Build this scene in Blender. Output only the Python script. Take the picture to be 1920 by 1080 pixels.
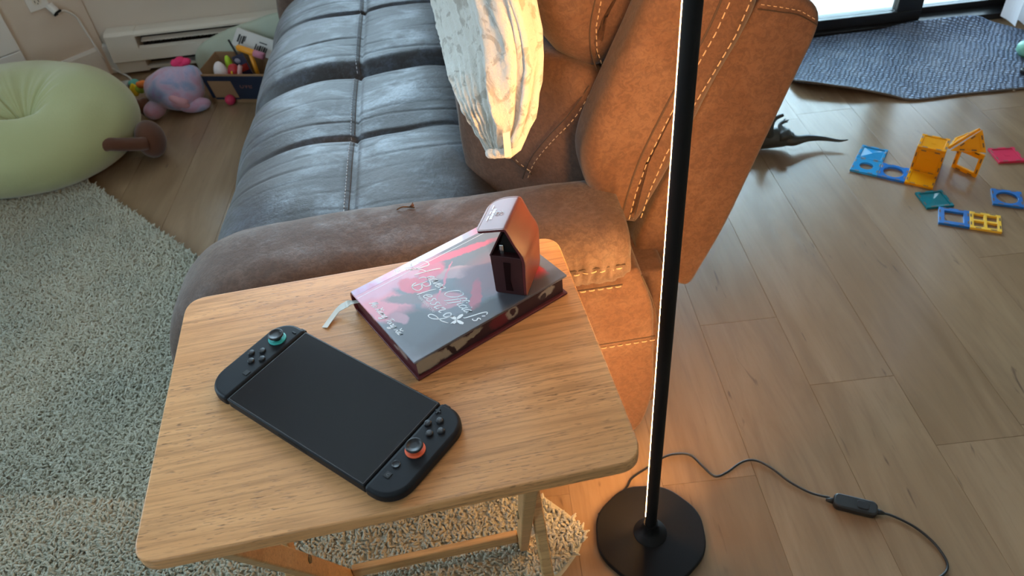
import bpy, bmesh, math, random
from mathutils import Vector, Matrix, Euler, noise
random.seed(7)
PI = math.pi
SC = bpy.context.scene
for o in list(bpy.data.objects):
    bpy.data.objects.remove(o)

# ------------------------------------------------------------------ camera
cd = bpy.data.cameras.new('camera')
cam = bpy.data.objects.new('camera', cd)
SC.collection.objects.link(cam)
cam.matrix_world = Matrix(((0.993632, 0.112671, 0, 0), (-0.075772, 0.668222, -0.740093, 0),
                           (-0.083387, 0.73538, 0.672505, 1.25335), (0, 0, 0, 1)))
cd.sensor_width = 36
cd.lens = 26.138
cd.clip_start = 0.02
cd.dof.use_dof = True
cd.dof.focus_distance = 0.95
cd.dof.aperture_fstop = 9
SC.camera = cam

# ------------------------------------------------------------------ sky, daylight, exposure
SC.view_settings.view_transform = 'Standard'
SC.view_settings.look = 'None'
SC.view_settings.gamma = 1
SC.view_settings.use_curve_mapping = False
SC.view_settings.exposure = 0.9
SKY_STRENGTH = 7.5
LED_STRENGTH = 98.0
w = bpy.data.worlds.new('overcast_sky')
SC.world = w
w.use_nodes = True
bg = w.node_tree.nodes['Background']
bg.inputs['Color'].default_value = (0.60, 0.80, 1.0, 1)
bg.inputs['Strength'].default_value = SKY_STRENGTH


def portal(name, loc, rot, sx, sy):
    l = bpy.data.lights.new(name, 'AREA')
    l.shape = 'RECTANGLE'
    l.size = sx
    l.size_y = sy
    l.cycles.is_portal = True
    o = bpy.data.objects.new(name, l)
    o.location = loc
    o.rotation_euler = rot
    SC.collection.objects.link(o)


portal('window_portal', (-0.77, 3.10, 1.80), (-PI/2, 0, 0), 1.25, 2.1)
portal('door_portal', (0.94, 2.72, 1.03), (-PI/2, 0, 0), 2.02, 2.05)
portal('fill_window_portal', (-1.6, -2.2, 1.75), (PI/2, 0, 0), 1.0, 1.0)  # serves the added fill window behind the camera
portal('left_window_portal', (-2.75, 1.20, 1.50), (0, -PI/2, 0), 1.7, 1.1)

# ------------------------------------------------------------------ helpers


def link(o, parent=None):
    SC.collection.objects.link(o)
    if parent is not None:
        o.parent = parent
    return o


def empty(name, loc=(0, 0, 0), rz=0.0):
    o = bpy.data.objects.new(name, None)
    o.location = loc
    o.rotation_euler = (0, 0, rz)
    o.empty_display_size = 0.05
    return link(o)


def tag(o, label, cat, group=None):
    o['label'] = label
    o['category'] = cat
    if group:
        o['group'] = group
    return o


def struct(o):
    o['kind'] = 'structure'
    return o


def obj(name, bm, mats, parent=None, smooth=False, loc=None, rz=None):
    me = bpy.data.meshes.new(name)
    bmesh.ops.recalc_face_normals(bm, faces=bm.faces)
    bm.to_mesh(me)
    bm.free()
    for m in (mats if isinstance(mats, (list, tuple)) else [mats]):
        me.materials.append(m)
    if smooth:
        for p in me.polygons:
            p.use_smooth = True
    o = bpy.data.objects.new(name, me)
    if loc is not None:
        o.location = loc
    if rz is not None:
        o.rotation_euler = (0, 0, rz)
    return link(o, parent)


def autosmooth(o, ang=35):
    me = o.data
    bm = bmesh.new()
    bm.from_mesh(me)
    lim = math.radians(ang)
    for e in bm.edges:
        if len(e.link_faces) == 2:
            e.smooth = e.calc_face_angle(0) < lim
    for f in bm.faces:
        f.smooth = True
    bm.to_mesh(me)
    bm.free()
    return o


def bevel(o, width, seg=3, ang=40):
    m = o.modifiers.new('bevel', 'BEVEL')
    m.width = width
    m.segments = seg
    m.limit_method = 'ANGLE'
    m.angle_limit = math.radians(ang)
    for p in o.data.polygons:
        p.use_smooth = True
    try:
        m.harden_normals = True
    except Exception:
        pass
    return o


def add_box(bm, x0, x1, y0, y1, z0, z1, mi=0, M=None):
    vs = [bm.verts.new((x, y, z)) for z in (z0, z1) for y in (y0, y1) for x in (x0, x1)]
    if M is not None:
        for v in vs:
            v.co = M @ v.co
    for q in ((0, 2, 3, 1), (4, 5, 7, 6), (0, 1, 5, 4), (2, 6, 7, 3), (0, 4, 6, 2), (1, 3, 7, 5)):
        f = bm.faces.new([vs[i] for i in q])
        f.material_index = mi
    return vs


def add_prism(bm, poly, z0, z1, mi=0, axis='z', M=None):
    """extrude a 2-D outline; axis z: (x,y) in z; axis y: outline is (x,z), extruded along y"""
    def P(p, h):
        v = Vector((p[0], p[1], h)) if axis == 'z' else (Vector((p[0], h, p[1])) if axis == 'y' else Vector((h, p[0], p[1])))
        return M @ v if M is not None else v
    a = [bm.verts.new(P(p, z0)) for p in poly]
    b = [bm.verts.new(P(p, z1)) for p in poly]
    n = len(poly)
    fs = [bm.faces.new(a[::-1]), bm.faces.new(b)]
    for i in range(n):
        fs.append(bm.faces.new((a[i], a[(i+1) % n], b[(i+1) % n], b[i])))
    for f in fs:
        f.material_index = mi
    return fs


def crom(pts, n=8, closed=False):
    pts = [Vector(p) for p in pts]
    out = []
    m = len(pts)
    rng = range(m if closed else m-1)
    for i in rng:
        if closed:
            p0, p1, p2, p3 = pts[(i-1) % m], pts[i], pts[(i+1) % m], pts[(i+2) % m]
        else:
            p0 = pts[max(i-1, 0)]
            p1, p2 = pts[i], pts[i+1]
            p3 = pts[min(i+2, m-1)]
        for k in range(n):
            t = k/n
            out.append(0.5*((2*p1)+(-p0+p2)*t+(2*p0-5*p1+4*p2-p3)*t*t+(-p0+3*p1-3*p2+p3)*t**3))
    if not closed:
        out.append(pts[-1])
    return out


def resample(pts, n, closed=False):
    P = list(pts)+([pts[0]] if closed else [])
    L = [0]
    for i in range(1, len(P)):
        L.append(L[-1]+(P[i]-P[i-1]).length)
    out = []
    j = 0
    for k in range(n):
        s = L[-1]*k/(n if closed else n-1)
        while j < len(P)-2 and L[j+1] < s:
            j += 1
        d = L[j+1]-L[j]
        out.append(P[j].lerp(P[j+1], (s-L[j])/d if d > 1e-9 else 0))
    return out


def add_tube(bm, pts, r, seg=8, mi=0, caps=True):
    pts = [Vector(p) for p in pts]
    rs = r if isinstance(r, (list, tuple)) else [r]*len(pts)
    rings = []
    up = None
    for i, p in enumerate(pts):
        t = (pts[min(i+1, len(pts)-1)]-pts[max(i-1, 0)])
        if t.length < 1e-9:
            t = Vector((0, 0, 1))
        t.normalize()
        if up is None:
            up = Vector((0, 0, 1)) if abs(t.z) < .9 else Vector((1, 0, 0))
        s = t.cross(up)
        if s.length < 1e-6:
            s = t.orthogonal()
        s.normalize()
        up = s.cross(t).normalized()
        rings.append([bm.verts.new(p+(s*math.cos(2*PI*k/seg)+up*math.sin(2*PI*k/seg))*rs[i]) for k in range(seg)])
    for a, b in zip(rings, rings[1:]):
        for k in range(seg):
            bm.faces.new((a[k], a[(k+1) % seg], b[(k+1) % seg], b[k])).material_index = mi
    if caps:
        bm.faces.new(rings[0][::-1]).material_index = mi
        bm.faces.new(rings[-1]).material_index = mi


def add_lathe(bm, prof, seg=32, mi=0, M=None):
    rings = []
    for r, z in prof:
        if r < 1e-6:
            v = Vector((0, 0, z))
            rings.append([bm.verts.new(M @ v if M else v)])
        else:
            ring = []
            for k in range(seg):
                v = Vector((r*math.cos(2*PI*k/seg), r*math.sin(2*PI*k/seg), z))
                ring.append(bm.verts.new(M @ v if M else v))
            rings.append(ring)
    for a, b in zip(rings, rings[1:]):
        for k in range(seg):
            k2 = (k+1) % seg
            if len(a) == 1 and len(b) == 1:
                continue
            if len(a) == 1:
                f = bm.faces.new((a[0], b[k], b[k2]))
            elif len(b) == 1:
                f = bm.faces.new((a[k], a[k2], b[0]))
            else:
                f = bm.faces.new((a[k], a[k2], b[k2], b[k]))
            f.material_index = mi


def grid(bm, nu, nv, fn, mi=0, wrapu=False):
    V = [[bm.verts.new(fn(i, j)) for i in range(nu)] for j in range(nv)]
    for j in range(nv-1):
        for i in range(nu if wrapu else nu-1):
            bm.faces.new((V[j][i], V[j][(i+1) % nu], V[j+1][(i+1) % nu], V[j+1][i])).material_index = mi
    return V


def rrect(w, d, r, n=6, cx=0, cy=0):
    rs = r if isinstance(r, (list, tuple)) else [r]*4
    out = []
    for (sx, sy, a0), rr in zip(((1, 1, 0), (-1, 1, PI/2), (-1, -1, PI), (1, -1, 1.5*PI)), rs):
        for k in range(n+1):
            a = a0+PI/2*k/n
            out.append((cx+sx*(w/2-rr)+rr*math.cos(a), cy+sy*(d/2-rr)+rr*math.sin(a)))
    return out


def round_poly(poly, r, n=5):
    out = []
    m = len(poly)
    for i in range(m):
        p = Vector(poly[i])
        a = Vector(poly[i-1])-p
        b = Vector(poly[(i+1) % m])-p
        rr = r[i] if isinstance(r, (list, tuple)) else r
        la, lb = min(rr, a.length*.45), min(rr, b.length*.45)
        a, b = p+a.normalized()*la, p+b.normalized()*lb
        for k in range(n+1):
            t = k/n
            out.append(a*(1-t)**2+p*2*t*(1-t)+b*t*t)
    return [(v[0], v[1]) for v in out]


def add_blob(bm, c, rad, n=14, e=1.0, R=None, amp=0.0, freq=8, mi=0, seg=None):
    """closed superellipsoid with optional noise"""
    seg = seg or 2*n
    def P(i, j):
        th = PI*j/n-PI/2
        ph = 2*PI*i/seg
        f = lambda x: math.copysign(abs(x)**e, x)
        v = Vector((f(math.cos(th))*f(math.cos(ph))*rad[0], f(math.cos(th))*f(math.sin(ph))*rad[1], f(math.sin(th))*rad[2]))
        if amp:
            v *= 1+amp*noise.noise(v*freq+Vector(c)*3)
        if R is not None:
            v = R @ v
        return v+Vector(c)
    bot = bm.verts.new(P(0, 0))
    top = bm.verts.new(P(0, n))
    V = [[bm.verts.new(P(i, j)) for i in range(seg)] for j in range(1, n)]
    for j in range(n-2):
        for i in range(seg):
            bm.faces.new((V[j][i], V[j][(i+1) % seg], V[j+1][(i+1) % seg], V[j+1][i])).material_index = mi
    for i in range(seg):
        bm.faces.new((bot, V[0][(i+1) % seg], V[0][i])).material_index = mi
        bm.faces.new((top, V[-1][i], V[-1][(i+1) % seg])).material_index = mi


# ------------------------------------------------------------------ materials


class NT:
    def __init__(s, m):
        s.t = m.node_tree
        s.b = s.t.nodes['Principled BSDF']

    def n(s, typ, **k):
        nd = s.t.nodes.new(typ)
        for a, v in k.items():
            if a in nd.inputs:
                nd.inputs[a].default_value = v
            else:
                setattr(nd, a, v)
        return nd

    def l(s, a, b):
        s.t.links.new(a, b)

    def math(s, op, a, b=None, c=None, clamp=False):
        nd = s.t.nodes.new('ShaderNodeMath')
        nd.operation = op
        nd.use_clamp = clamp
        for i, x in enumerate((a, b, c)):
            if x is None:
                continue
            if isinstance(x, (int, float)):
                nd.inputs[i].default_value = x
            else:
                s.l(x, nd.inputs[i])
        return nd.outputs[0]

    def mix(s, f, a, b, typ='MIX'):
        nd = s.t.nodes.new('ShaderNodeMix')
        nd.data_type = 'RGBA'
        nd.blend_type = typ
        for k, x in ((0, f), (6, a), (7, b)):
            if isinstance(x, (int, float)):
                nd.inputs[k].default_value = x
            elif isinstance(x, tuple):
                nd.inputs[k].default_value = (*x[:3], 1)
            else:
                s.l(x, nd.inputs[k])
        return nd.outputs[2]

    def coords(s, scale=(1, 1, 1), loc=(0, 0, 0), rot=(0, 0, 0), src='Object'):
        tc = s.t.nodes.new('ShaderNodeTexCoord')
        mp = s.t.nodes.new('ShaderNodeMapping')
        mp.inputs['Scale'].default_value = scale
        mp.inputs['Location'].default_value = loc
        mp.inputs['Rotation'].default_value = rot
        s.l(tc.outputs[src], mp.inputs['Vector'])
        return mp.outputs[0]

    def noise(s, vec, scale, detail=4, rough=.55, dist=0):
        nd = s.n('ShaderNodeTexNoise', Scale=scale, Detail=detail, Roughness=rough, Distortion=dist)
        if vec is not None:
            s.l(vec, nd.inputs['Vector'])
        return nd.outputs['Fac']

    def ramp(s, f, stops):
        nd = s.t.nodes.new('ShaderNodeValToRGB')
        e = nd.color_ramp.elements
        while len(e) < len(stops):
            e.new(.5)
        for x, (p, c) in zip(e, stops):
            x.position = p
            x.color = (*c, 1) if isinstance(c, tuple) else (c, c, c, 1)
        s.l(f, nd.inputs[0])
        return nd.outputs[0]

    def bump(s, h, strength=.3, dist=.002, normal=None):
        nd = s.n('ShaderNodeBump', Strength=strength, Distance=dist)
        s.l(h, nd.inputs['Height'])
        if normal is not None:
            s.l(normal, nd.inputs['Normal'])
        s.l(nd.outputs[0], s.b.inputs['Normal'])
        return nd.outputs[0]

    def color(s, x):
        s.l(x, s.b.inputs['Base Color'])


def mat(name, col, rough=.6, spec=.5, metal=0, sheen=0, trans=0, emit=None, coat=0, ior=1.45, alpha=1, sheen_tint=None):
    m = bpy.data.materials.new(name)
    m.use_nodes = True
    b = m.node_tree.nodes['Principled BSDF']
    b.inputs['Base Color'].default_value = (*col, 1)
    b.inputs['Roughness'].default_value = rough
    b.inputs['Specular IOR Level'].default_value = spec
    b.inputs['Metallic'].default_value = metal
    b.inputs['Sheen Weight'].default_value = sheen
    b.inputs['Transmission Weight'].default_value = trans
    b.inputs['Coat Weight'].default_value = coat
    b.inputs['IOR'].default_value = ior
    b.inputs['Alpha'].default_value = alpha
    if sheen_tint:
        b.inputs['Sheen Tint'].default_value = (*sheen_tint, 1)
    if emit:
        b.inputs['Emission Color'].default_value = (*emit[0], 1)
        b.inputs['Emission Strength'].default_value = emit[1]
    return m


def cmat(name, c1, c2, scale=20, rough=.7, bump=0, bscale=None, bdist=.001, **k):
    """two-tone noise colour with a fine bump"""
    m = mat(name, c1, rough, **k)
    t = NT(m)
    v = t.coords()
    f = t.noise(v, scale)
    t.color(t.mix(f, c1, c2))
    if bump:
        t.bump(t.noise(v, bscale or scale*8, 3), bump, bdist)
    return m


def wood_mat(name, light, dark, pore, rot=0.0, rough=.42, sc=1.0):
    m = mat(name, light, rough, spec=.45)
    t = NT(m)
    w1 = t.noise(t.coords(scale=(1.0*sc, 6*sc, 6*sc), rot=(0, 0, rot)), 2.4, 4, .55, .8)
    streak = t.noise(t.coords(scale=(2.2*sc, 55*sc, 55*sc), rot=(0, 0, rot)), 3.0, 5, .65, .5)
    line = t.noise(t.coords(scale=(3.2*sc, 150*sc, 150*sc), rot=(0, 0, rot)), 2.5, 4, .6, .6)
    c = t.mix(t.ramp(w1, [(.32, 0.0), (.68, 1.0)]), light, dark)
    c = t.mix(t.ramp(streak, [(.45, 0.0), (.70, .8)]), c, tuple(x*.62 for x in dark))
    c = t.mix(t.ramp(line, [(.56, 0.0), (.70, .60)]), c, tuple(x*.45 for x in dark))
    pores = t.ramp(t.noise(t.coords(scale=(34*sc, 300*sc, 300*sc), rot=(0, 0, rot)), 2.0, 2, .5), [(.60, 0.0), (.67, 1.0)])
    mask = t.ramp(t.noise(t.coords(scale=(2*sc, 6*sc, 6*sc), rot=(0, 0, rot)), 3, 3), [(.45, 0.15), (.62, 1.0)])
    pm = t.math('MULTIPLY', pores, mask)
    c = t.mix(t.math('MULTIPLY', pm, .8), c, pore)
    t.color(c)
    t.bump(t.math('MULTIPLY_ADD', pm, -1.0, streak), .3, .0006)
    return m


M = {}
M['wall'] = cmat('wall_paint', (.64, .54, .44), (.60, .505, .41), 3, .75, .15, 300, .0004)
M['wall_white'] = cmat('trim_paint', (.72, .69, .64), (.68, .65, .60), 4, .5, .08, 200, .0003)
M['ceil'] = cmat('ceiling_paint', (.75, .73, .70), (.70, .68, .66), 6, .9, .3, 150, .001)
M['heater'] = cmat('heater_enamel', (.70, .64, .55), (.65, .59, .50), 5, .4, .05, 200, .0002)
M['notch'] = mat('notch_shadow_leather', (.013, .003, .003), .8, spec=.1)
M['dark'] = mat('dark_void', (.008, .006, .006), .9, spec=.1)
M['metal_fin'] = mat('fin_metal', (.35, .34, .33), .4, metal=.9)
M['black_frame'] = mat('door_frame_black', (.012, .013, .015), .35)
M['tray'] = wood_mat('rubberwood', (.74, .385, .165), (.62, .295, .112), (.17, .075, .025), sc=1.0)
M['tray_leg'] = wood_mat('rubberwood_leg', (.62, .37, .16), (.50, .28, .11), (.25, .12, .04), sc=1.4)

# floor planks: tone differs plank by plank
m = mat('vinyl_plank', (.3, .2, .13), .38, spec=.8)
t = NT(m)
oi = t.n('ShaderNodeObjectInfo')
rnd = oi.outputs['Random']
tc = t.n('ShaderNodeTexCoord')
comb = t.n('ShaderNodeCombineXYZ')
t.l(t.math('MULTIPLY', rnd, 37.0), comb.inputs[0])
t.l(t.math('MULTIPLY', rnd, 91.0), comb.inputs[1])
add = t.n('ShaderNodeVectorMath', operation='ADD')
t.l(tc.outputs['Object'], add.inputs[0])
t.l(comb.outputs[0], add.inputs[1])


def mapv(t, src, scale):
    mp = t.n('ShaderNodeMapping')
    mp.inputs['Scale'].default_value = scale
    t.l(src, mp.inputs['Vector'])
    return mp.outputs[0]


big = t.noise(mapv(t, add.outputs[0], (7, 1.0, 1)), 1.6, 5, .6, .8)
fine = t.noise(mapv(t, add.outputs[0], (60, 3.0, 1)), 2.0, 6, .7, .4)
base = t.ramp(rnd, [(0.0, (.27, .17, .095)), (.35, (.315, .205, .12)), (.7, (.285, .185, .105)), (1.0, (.34, .23, .14))])
c = t.mix(t.ramp(big, [(.35, 0.0), (.7, .75)]), base, (.185, .11, .058))
c = t.mix(t.ramp(fine, [(.5, 0.0), (.8, .6)]), c, (.20, .125, .075))
kn = t.ramp(t.noise(mapv(t, add.outputs[0], (14, 2.2, 1)), 2.5, 3, .5, 1.2), [(.69, 0.0), (.76, .85)])
c = t.mix(kn, c, (.11, .07, .045))
t.color(c)
t.l(t.ramp(fine, [(.3, .17), (.8, .28)]), t.b.inputs['Roughness'])
t.bump(fine, .12, .0005)
M['plank'] = m
M['floor_base'] = mat('underlay', (.10, .07, .05), .8)

m = mat('shag_pile', (.5, .46, .35), .85, spec=.2, sheen=.3)
t = NT(m)
f = t.noise(t.coords(), 3.0, 4)
f2 = t.noise(t.coords(), 38.0, 3)
c = t.mix(t.ramp(f, [(.35, 0.0), (.65, 1.0)]), (.50, .46, .35), (.385, .385, .305))
c = t.mix(t.ramp(f2, [(.5, 0.0), (.8, .35)]), c, (.34, .32, .24))
t.color(c)
M['pile'] = m


def suede(name, c1, c2, worn, worn_amt, rough_lo=.38, rough_hi=.75, wscale=9, sheen=.15, spec=.3):
    m = mat(name, c1, .6, spec=spec, sheen=sheen)
    t = NT(m)
    v = t.coords()
    f = t.noise(v, 16, 6, .65)
    fw = t.noise(t.coords(scale=(1, 1.6, 1)), wscale, 8, .72, .5)
    fine = t.noise(v, 260, 3, .6)
    nap = t.noise(v, 95, 5, .75, 1.0)
    wm = t.ramp(fw, [(.46, 0.0), (.62, 1.0)])
    c = t.mix(f, c1, c2)
    c = t.mix(t.math('MULTIPLY', wm, worn_amt), c, worn)
    c = t.mix(t.math('MULTIPLY', fine, .35), c, tuple(x*.6 for x in c1))
    c = t.mix(t.ramp(nap, [(.44, .55), (.56, 0.0)]), c, tuple(x*.5 for x in c1))
    t.color(c)
    t.l(t.math('MULTIPLY_ADD', wm, rough_lo-rough_hi, rough_hi), t.b.inputs['Roughness'])
    cr = t.noise(v, 70, 5, .7)
    t.bump(t.math('ADD', t.math('MULTIPLY_ADD', fine, .5, cr), nap), .5, .0014)
    return m


M['suede'] = suede('brown_suede', (.122, .060, .035), (.090, .043, .025), (.165, .088, .054), .5, .6, .85)
M['seat'] = suede('worn_seat_suede', (.036, .033, .034), (.026, .024, .025), (.085, .105, .140), .85, .30, .50, 7, .15, .4)
M['arm'] = suede('arm_suede', (.105, .060, .040), (.080, .045, .030), (.175, .115, .085), .5, .45, .7, 12, .15)
M['pale_thread'] = mat('pale_thread', (.50, .54, .60), .7)
M['thread'] = mat('tan_thread', (.44, .30, .18), .7)
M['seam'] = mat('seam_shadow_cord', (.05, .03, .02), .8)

m = mat('cream_fleece', (.72, .66, .55), .95, spec=.15, sheen=.5)
t = NT(m)
v = t.coords()
f = t.noise(v, 26, 4, .6, 1.5)
c = t.mix(t.ramp(f, [(.53, 0.0), (.60, .8)]), (.68, .64, .57), (.40, .35, .29))
t.color(c)
t.bump(t.noise(v, 220, 4, .7), .9, .004)
M['fleece'] = m
M['tagribbon'] = mat('satin_ribbon', (.62, .58, .52), .4)

M['con_black'] = cmat('matte_black_plastic', (.010, .012, .0155), (.009, .0105, .0135), 60, .5, .08, 900, .0001, spec=.25)
M['con_button'] = mat('button_black', (.014, .014, .016), .38)
M['con_glass'] = mat('screen_glass', (.010, .010, .012), .16, spec=.5)
M['con_rim'] = mat('screen_rim_grey', (.10, .10, .105), .35)
M['con_line'] = mat('groove_black', (.004, .004, .005), .6)
M['con_mark'] = mat('mark_grey', (.10, .10, .105), .5)
M['teal_ring'] = mat('teal_ring', (.04, .40, .36), .4)
M['orange_ring'] = mat('coral_ring', (.85, .13, .05), .4)

M['lamp_black'] = cmat('lamp_black_paint', (.007, .007, .007), (.009, .008, .008), 80, .55, .06, 700, .0001, spec=.2)
M['led'] = mat('led_diffuser', (.9, .8, .6), .5, emit=((1.0, .51, .18), LED_STRENGTH))
M['cord_black'] = mat('cord_black', (.012, .012, .012), .45)

M['case_out'] = cmat('burgundy_leather', (.24, .060, .036), (.21, .052, .032), 40, .30, .05, 500, .0002, spec=.5)
M['case_in'] = cmat('dark_burgundy_lining', (.042, .005, .006), (.030, .004, .005), 60, .6, .1, 500, .0003)
M['case_edge'] = mat('case_edge_dark', (.10, .015, .018), .5)
M['stitch_pale'] = mat('edge_stitch', (.30, .20, .18), .6)
M['silver'] = mat('chrome_clip', (.75, .75, .74), .2, metal=1)
M['foil'] = mat('silver_foil', (.80, .82, .86), .35, metal=.25)
M['white_print'] = mat('white_print', (.88, .88, .90), .5)


def blob_mat(name, base, blobs, rough=.35, warp=.012, wscale=45, spec=.5, coat=0, axes=(0, 1), grain=.25):
    """flat print: soft-edged ellipses of colour over a base, edges warped by noise"""
    m = mat(name, base, rough, spec=spec, coat=coat)
    t = NT(m)
    tc = t.n('ShaderNodeTexCoord')
    nz = t.n('ShaderNodeTexNoise', Scale=wscale, Detail=5, Roughness=.6)
    t.l(tc.outputs['Object'], nz.inputs['Vector'])
    sub = t.n('ShaderNodeVectorMath', operation='SUBTRACT')
    sub.inputs[1].default_value = (.5, .5, .5)
    t.l(nz.outputs['Color'], sub.inputs[0])
    scl = t.n('ShaderNodeVectorMath', operation='SCALE')
    scl.inputs['Scale'].default_value = warp*2
    t.l(sub.outputs[0], scl.inputs[0])
    ad = t.n('ShaderNodeVectorMath', operation='ADD')
    t.l(tc.outputs['Object'], ad.inputs[0])
    t.l(scl.outputs[0], ad.inputs[1])
    sep = t.n('ShaderNodeSeparateXYZ')
    t.l(ad.outputs[0], sep.inputs[0])
    X, Y = sep.outputs[axes[0]], sep.outputs[axes[1]]
    c = base
    for (cx, cy, rx, ry, ang, col, soft) in blobs:
        ca, sa = math.cos(ang), math.sin(ang)
        dx = t.math('SUBTRACT', X, cx)
        dy = t.math('SUBTRACT', Y, cy)
        u = t.math('DIVIDE', t.math('ADD', t.math('MULTIPLY', dx, ca), t.math('MULTIPLY', dy, sa)), rx)
        v = t.math('DIVIDE', t.math('SUBTRACT', t.math('MULTIPLY', dy, ca), t.math('MULTIPLY', dx, sa)), ry)
        d = t.math('ADD', t.math('MULTIPLY', u, u), t.math('MULTIPLY', v, v))
        f = t.math('DIVIDE', t.math('SUBTRACT', 1.0+soft, d), 2*soft, clamp=True)
        c = t.mix(f, c, col)
    if grain:
        c = t.mix(t.math('MULTIPLY', nz.outputs['Fac'], grain), c, tuple(x*.5 for x in base))
    t.color(c)
    return m
# glass that lets daylight straight through, with a surface reflection
m = bpy.data.materials.new('window_glass')
m.use_nodes = True
nt = m.node_tree
nt.nodes.remove(nt.nodes['Principled BSDF'])
tr = nt.nodes.new('ShaderNodeBsdfTransparent')
tr.inputs[0].default_value = (.95, .98, .97, 1)
gl = nt.nodes.new('ShaderNodeBsdfGlossy')
gl.inputs['Roughness'].default_value = .02
fr = nt.nodes.new('ShaderNodeFresnel')
mx = nt.nodes.new('ShaderNodeMixShader')
nt.links.new(fr.outputs[0], mx.inputs[0])
nt.links.new(tr.outputs[0], mx.inputs[1])
nt.links.new(gl.outputs[0], mx.inputs[2])
nt.links.new(mx.outputs[0], nt.nodes['Material Output'].inputs[0])
M['glass'] = m
M['deck'] = cmat('pale_deck', (.82, .84, .86), (.76, .78, .80), 2, .8)

# ================================================================== STRUCTURE
bm = bmesh.new()
add_box(bm, -3.2, 2.7, -2.1, 3.05, -.06, -.0085)
floor = struct(obj('floor', bm, M['floor_base']))
W, G = .178, .0003
special = {(.955-.178): .795, (.955-.356): .973, (.955-.534): 1.178}
bm = bmesh.new()
add_box(bm, -W/2+G/2, W/2-G/2, -.61+G/2, .61-G/2, -.0085, 0)
bmesh.ops.bevel(bm, geom=[e for e in bm.edges if all(v.co.z > -.001 for v in e.verts)], offset=.0005, segments=1, affect='EDGES')
plank_me = None
rs = random.Random(3)
k = -20
while k < 10:
    xc = .955+W*(k+.5)
    x0 = xc-W/2
    off = rs.random()*1.22
    for kk, v in special.items():
        if abs(kk-x0) < .002:
            off = v
    y = off-1.22*4
    while y < 3.0:
        if y+1.22 > -.4 and y < 2.98 and -3.1 < xc < 2.6:
            if plank_me is None:
                o = obj('plank', bm, M['plank'], floor)
                plank_me = o.data
            else:
                o = link(bpy.data.objects.new('plank', plank_me), floor)
            o.location = (xc, y+.61, 0)
        y += 1.22
    k += 1


def wall_with_hole(name, axis, a0, a1, p0, p1, z1, holes, mat_):
    """slab along x (axis 'x') or y; holes = [(h0,h1,hz0,hz1)]"""
    bm = bmesh.new()
    def bx(u0, u1, z0, zz):
        if u1-u0 < 1e-4 or zz-z0 < 1e-4:
            return
        if axis == 'x':
            add_box(bm, u0, u1, p0, p1, z0, zz)
        else:
            add_box(bm, p0, p1, u0, u1, z0, zz)
    cur = a0
    for h0, h1, z0, zt in holes:
        bx(cur, h0, 0, z1)
        bx(h0, h1, 0, z0)
        bx(h0, h1, zt, z1)
        cur = h1
    bx(cur, a1, 0, z1)
    return struct(obj(name, bm, mat_))


HC = 3.0
wall_with_hole('wall_back', 'x', -1.56, -.10, 2.955, 3.055, HC, [(-1.38, -.16, .75, 2.85)], M['wall'])
wall_with_hole('wall_jog', 'y', 2.66, 2.955, -.20, -.10, HC, [], M['wall'])
wall_with_hole('wall_door_side', 'x', -.10, 2.70, 2.56, 2.66, HC, [(-.06, 1.97, 0.0, 2.06)], M['wall'])
wall_with_hole('wall_left', 'y', -2.1, 1.85, -2.70, -2.60, HC, [(.65, 1.75, .65, 2.35)], M['wall'])
wall_with_hole('wall_right', 'y', -2.1, 2.56, 2.60, 2.70, HC, [], M['wall'])
wall_with_hole('wall_front', 'x', -2.7, 2.7, -2.1, -2.0, HC, [(-2.1, -1.1, 1.25, 2.25)], M['wall'])
bm = bmesh.new()
add_box(bm, -3.2, 2.7, -2.1, 3.055, HC, HC+.1)
struct(obj('ceiling', bm, M['ceil']))
# angled wall between the back wall and the left wall
DM = Matrix.Translation((-1.525, 2.925, 0)) @ Matrix.Rotation(math.radians(45), 4, 'Z')   # local x runs up to the corner, local -y faces the room
bm = bmesh.new()
add_box(bm, -1.54, .03, 0, .10, 0, HC, M=DM)
struct(obj('wall_angled', bm, M['wall']))
bm = bmesh.new()
add_prism(bm, [(0, 0), (-.014, 0), (-.014, .108), (-.009, .118), (0, .118)], -.245, .005, axis='x', M=DM)
struct(obj('baseboard_angled', bm, M['wall_white']))
bm = bmesh.new()
add_prism(bm, [(0, 0), (-.014, 0), (-.014, .108), (-.009, .118), (0, .118)], -.06, .08, axis='x', M=Matrix.Translation((-1.53, 2.955, 0)))
struct(obj('baseboard_back', bm, M['wall_white']))
# white casing at the far left, in two stacked boards
tr_ = struct(empty('trim_1', (0, 0, 0)))
bm = bmesh.new()
add_box(bm, -.62, -.252, -.022, 0, 0, .212, M=DM)
o = obj('plinth_block', bm, M['wall_white'], tr_)
bevel(o, .003, 2)
bm = bmesh.new()
add_box(bm, -.62, -.252, -.020, 0, .214, 2.1, M=DM)
o = obj('casing_board', bm, M['wall_white'], tr_)
bevel(o, .003, 2)


def window(name, M4, w, h, mull):
    e = struct(empty(name))
    bm = bmesh.new()
    t_ = .05
    for b in ((0, w, 0, t_), (0, w, h-t_, h), (0, t_, t_, h-t_), (w-t_, w, t_, h-t_)):
        add_box(bm, b[0], b[1], .02, .08, b[2], b[3], M=M4)
    o = obj('window_frame', bm, M['wall_white'], e)
    bm = bmesh.new()
    for q in mull:
        add_box(bm, q-.02, q+.02, .03, .07, t_, h-t_, M=M4)
    o = obj('mullion', bm, M['wall_white'], e)
    xs = [t_]+list(mull)+[w-t_]
    for i in range(len(xs)-1):
        bm = bmesh.new()
        add_box(bm, xs[i], xs[i+1], .047, .053, t_, h-t_, M=M4)
        obj('pane', bm, M['glass'], e)
    return e


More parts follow.
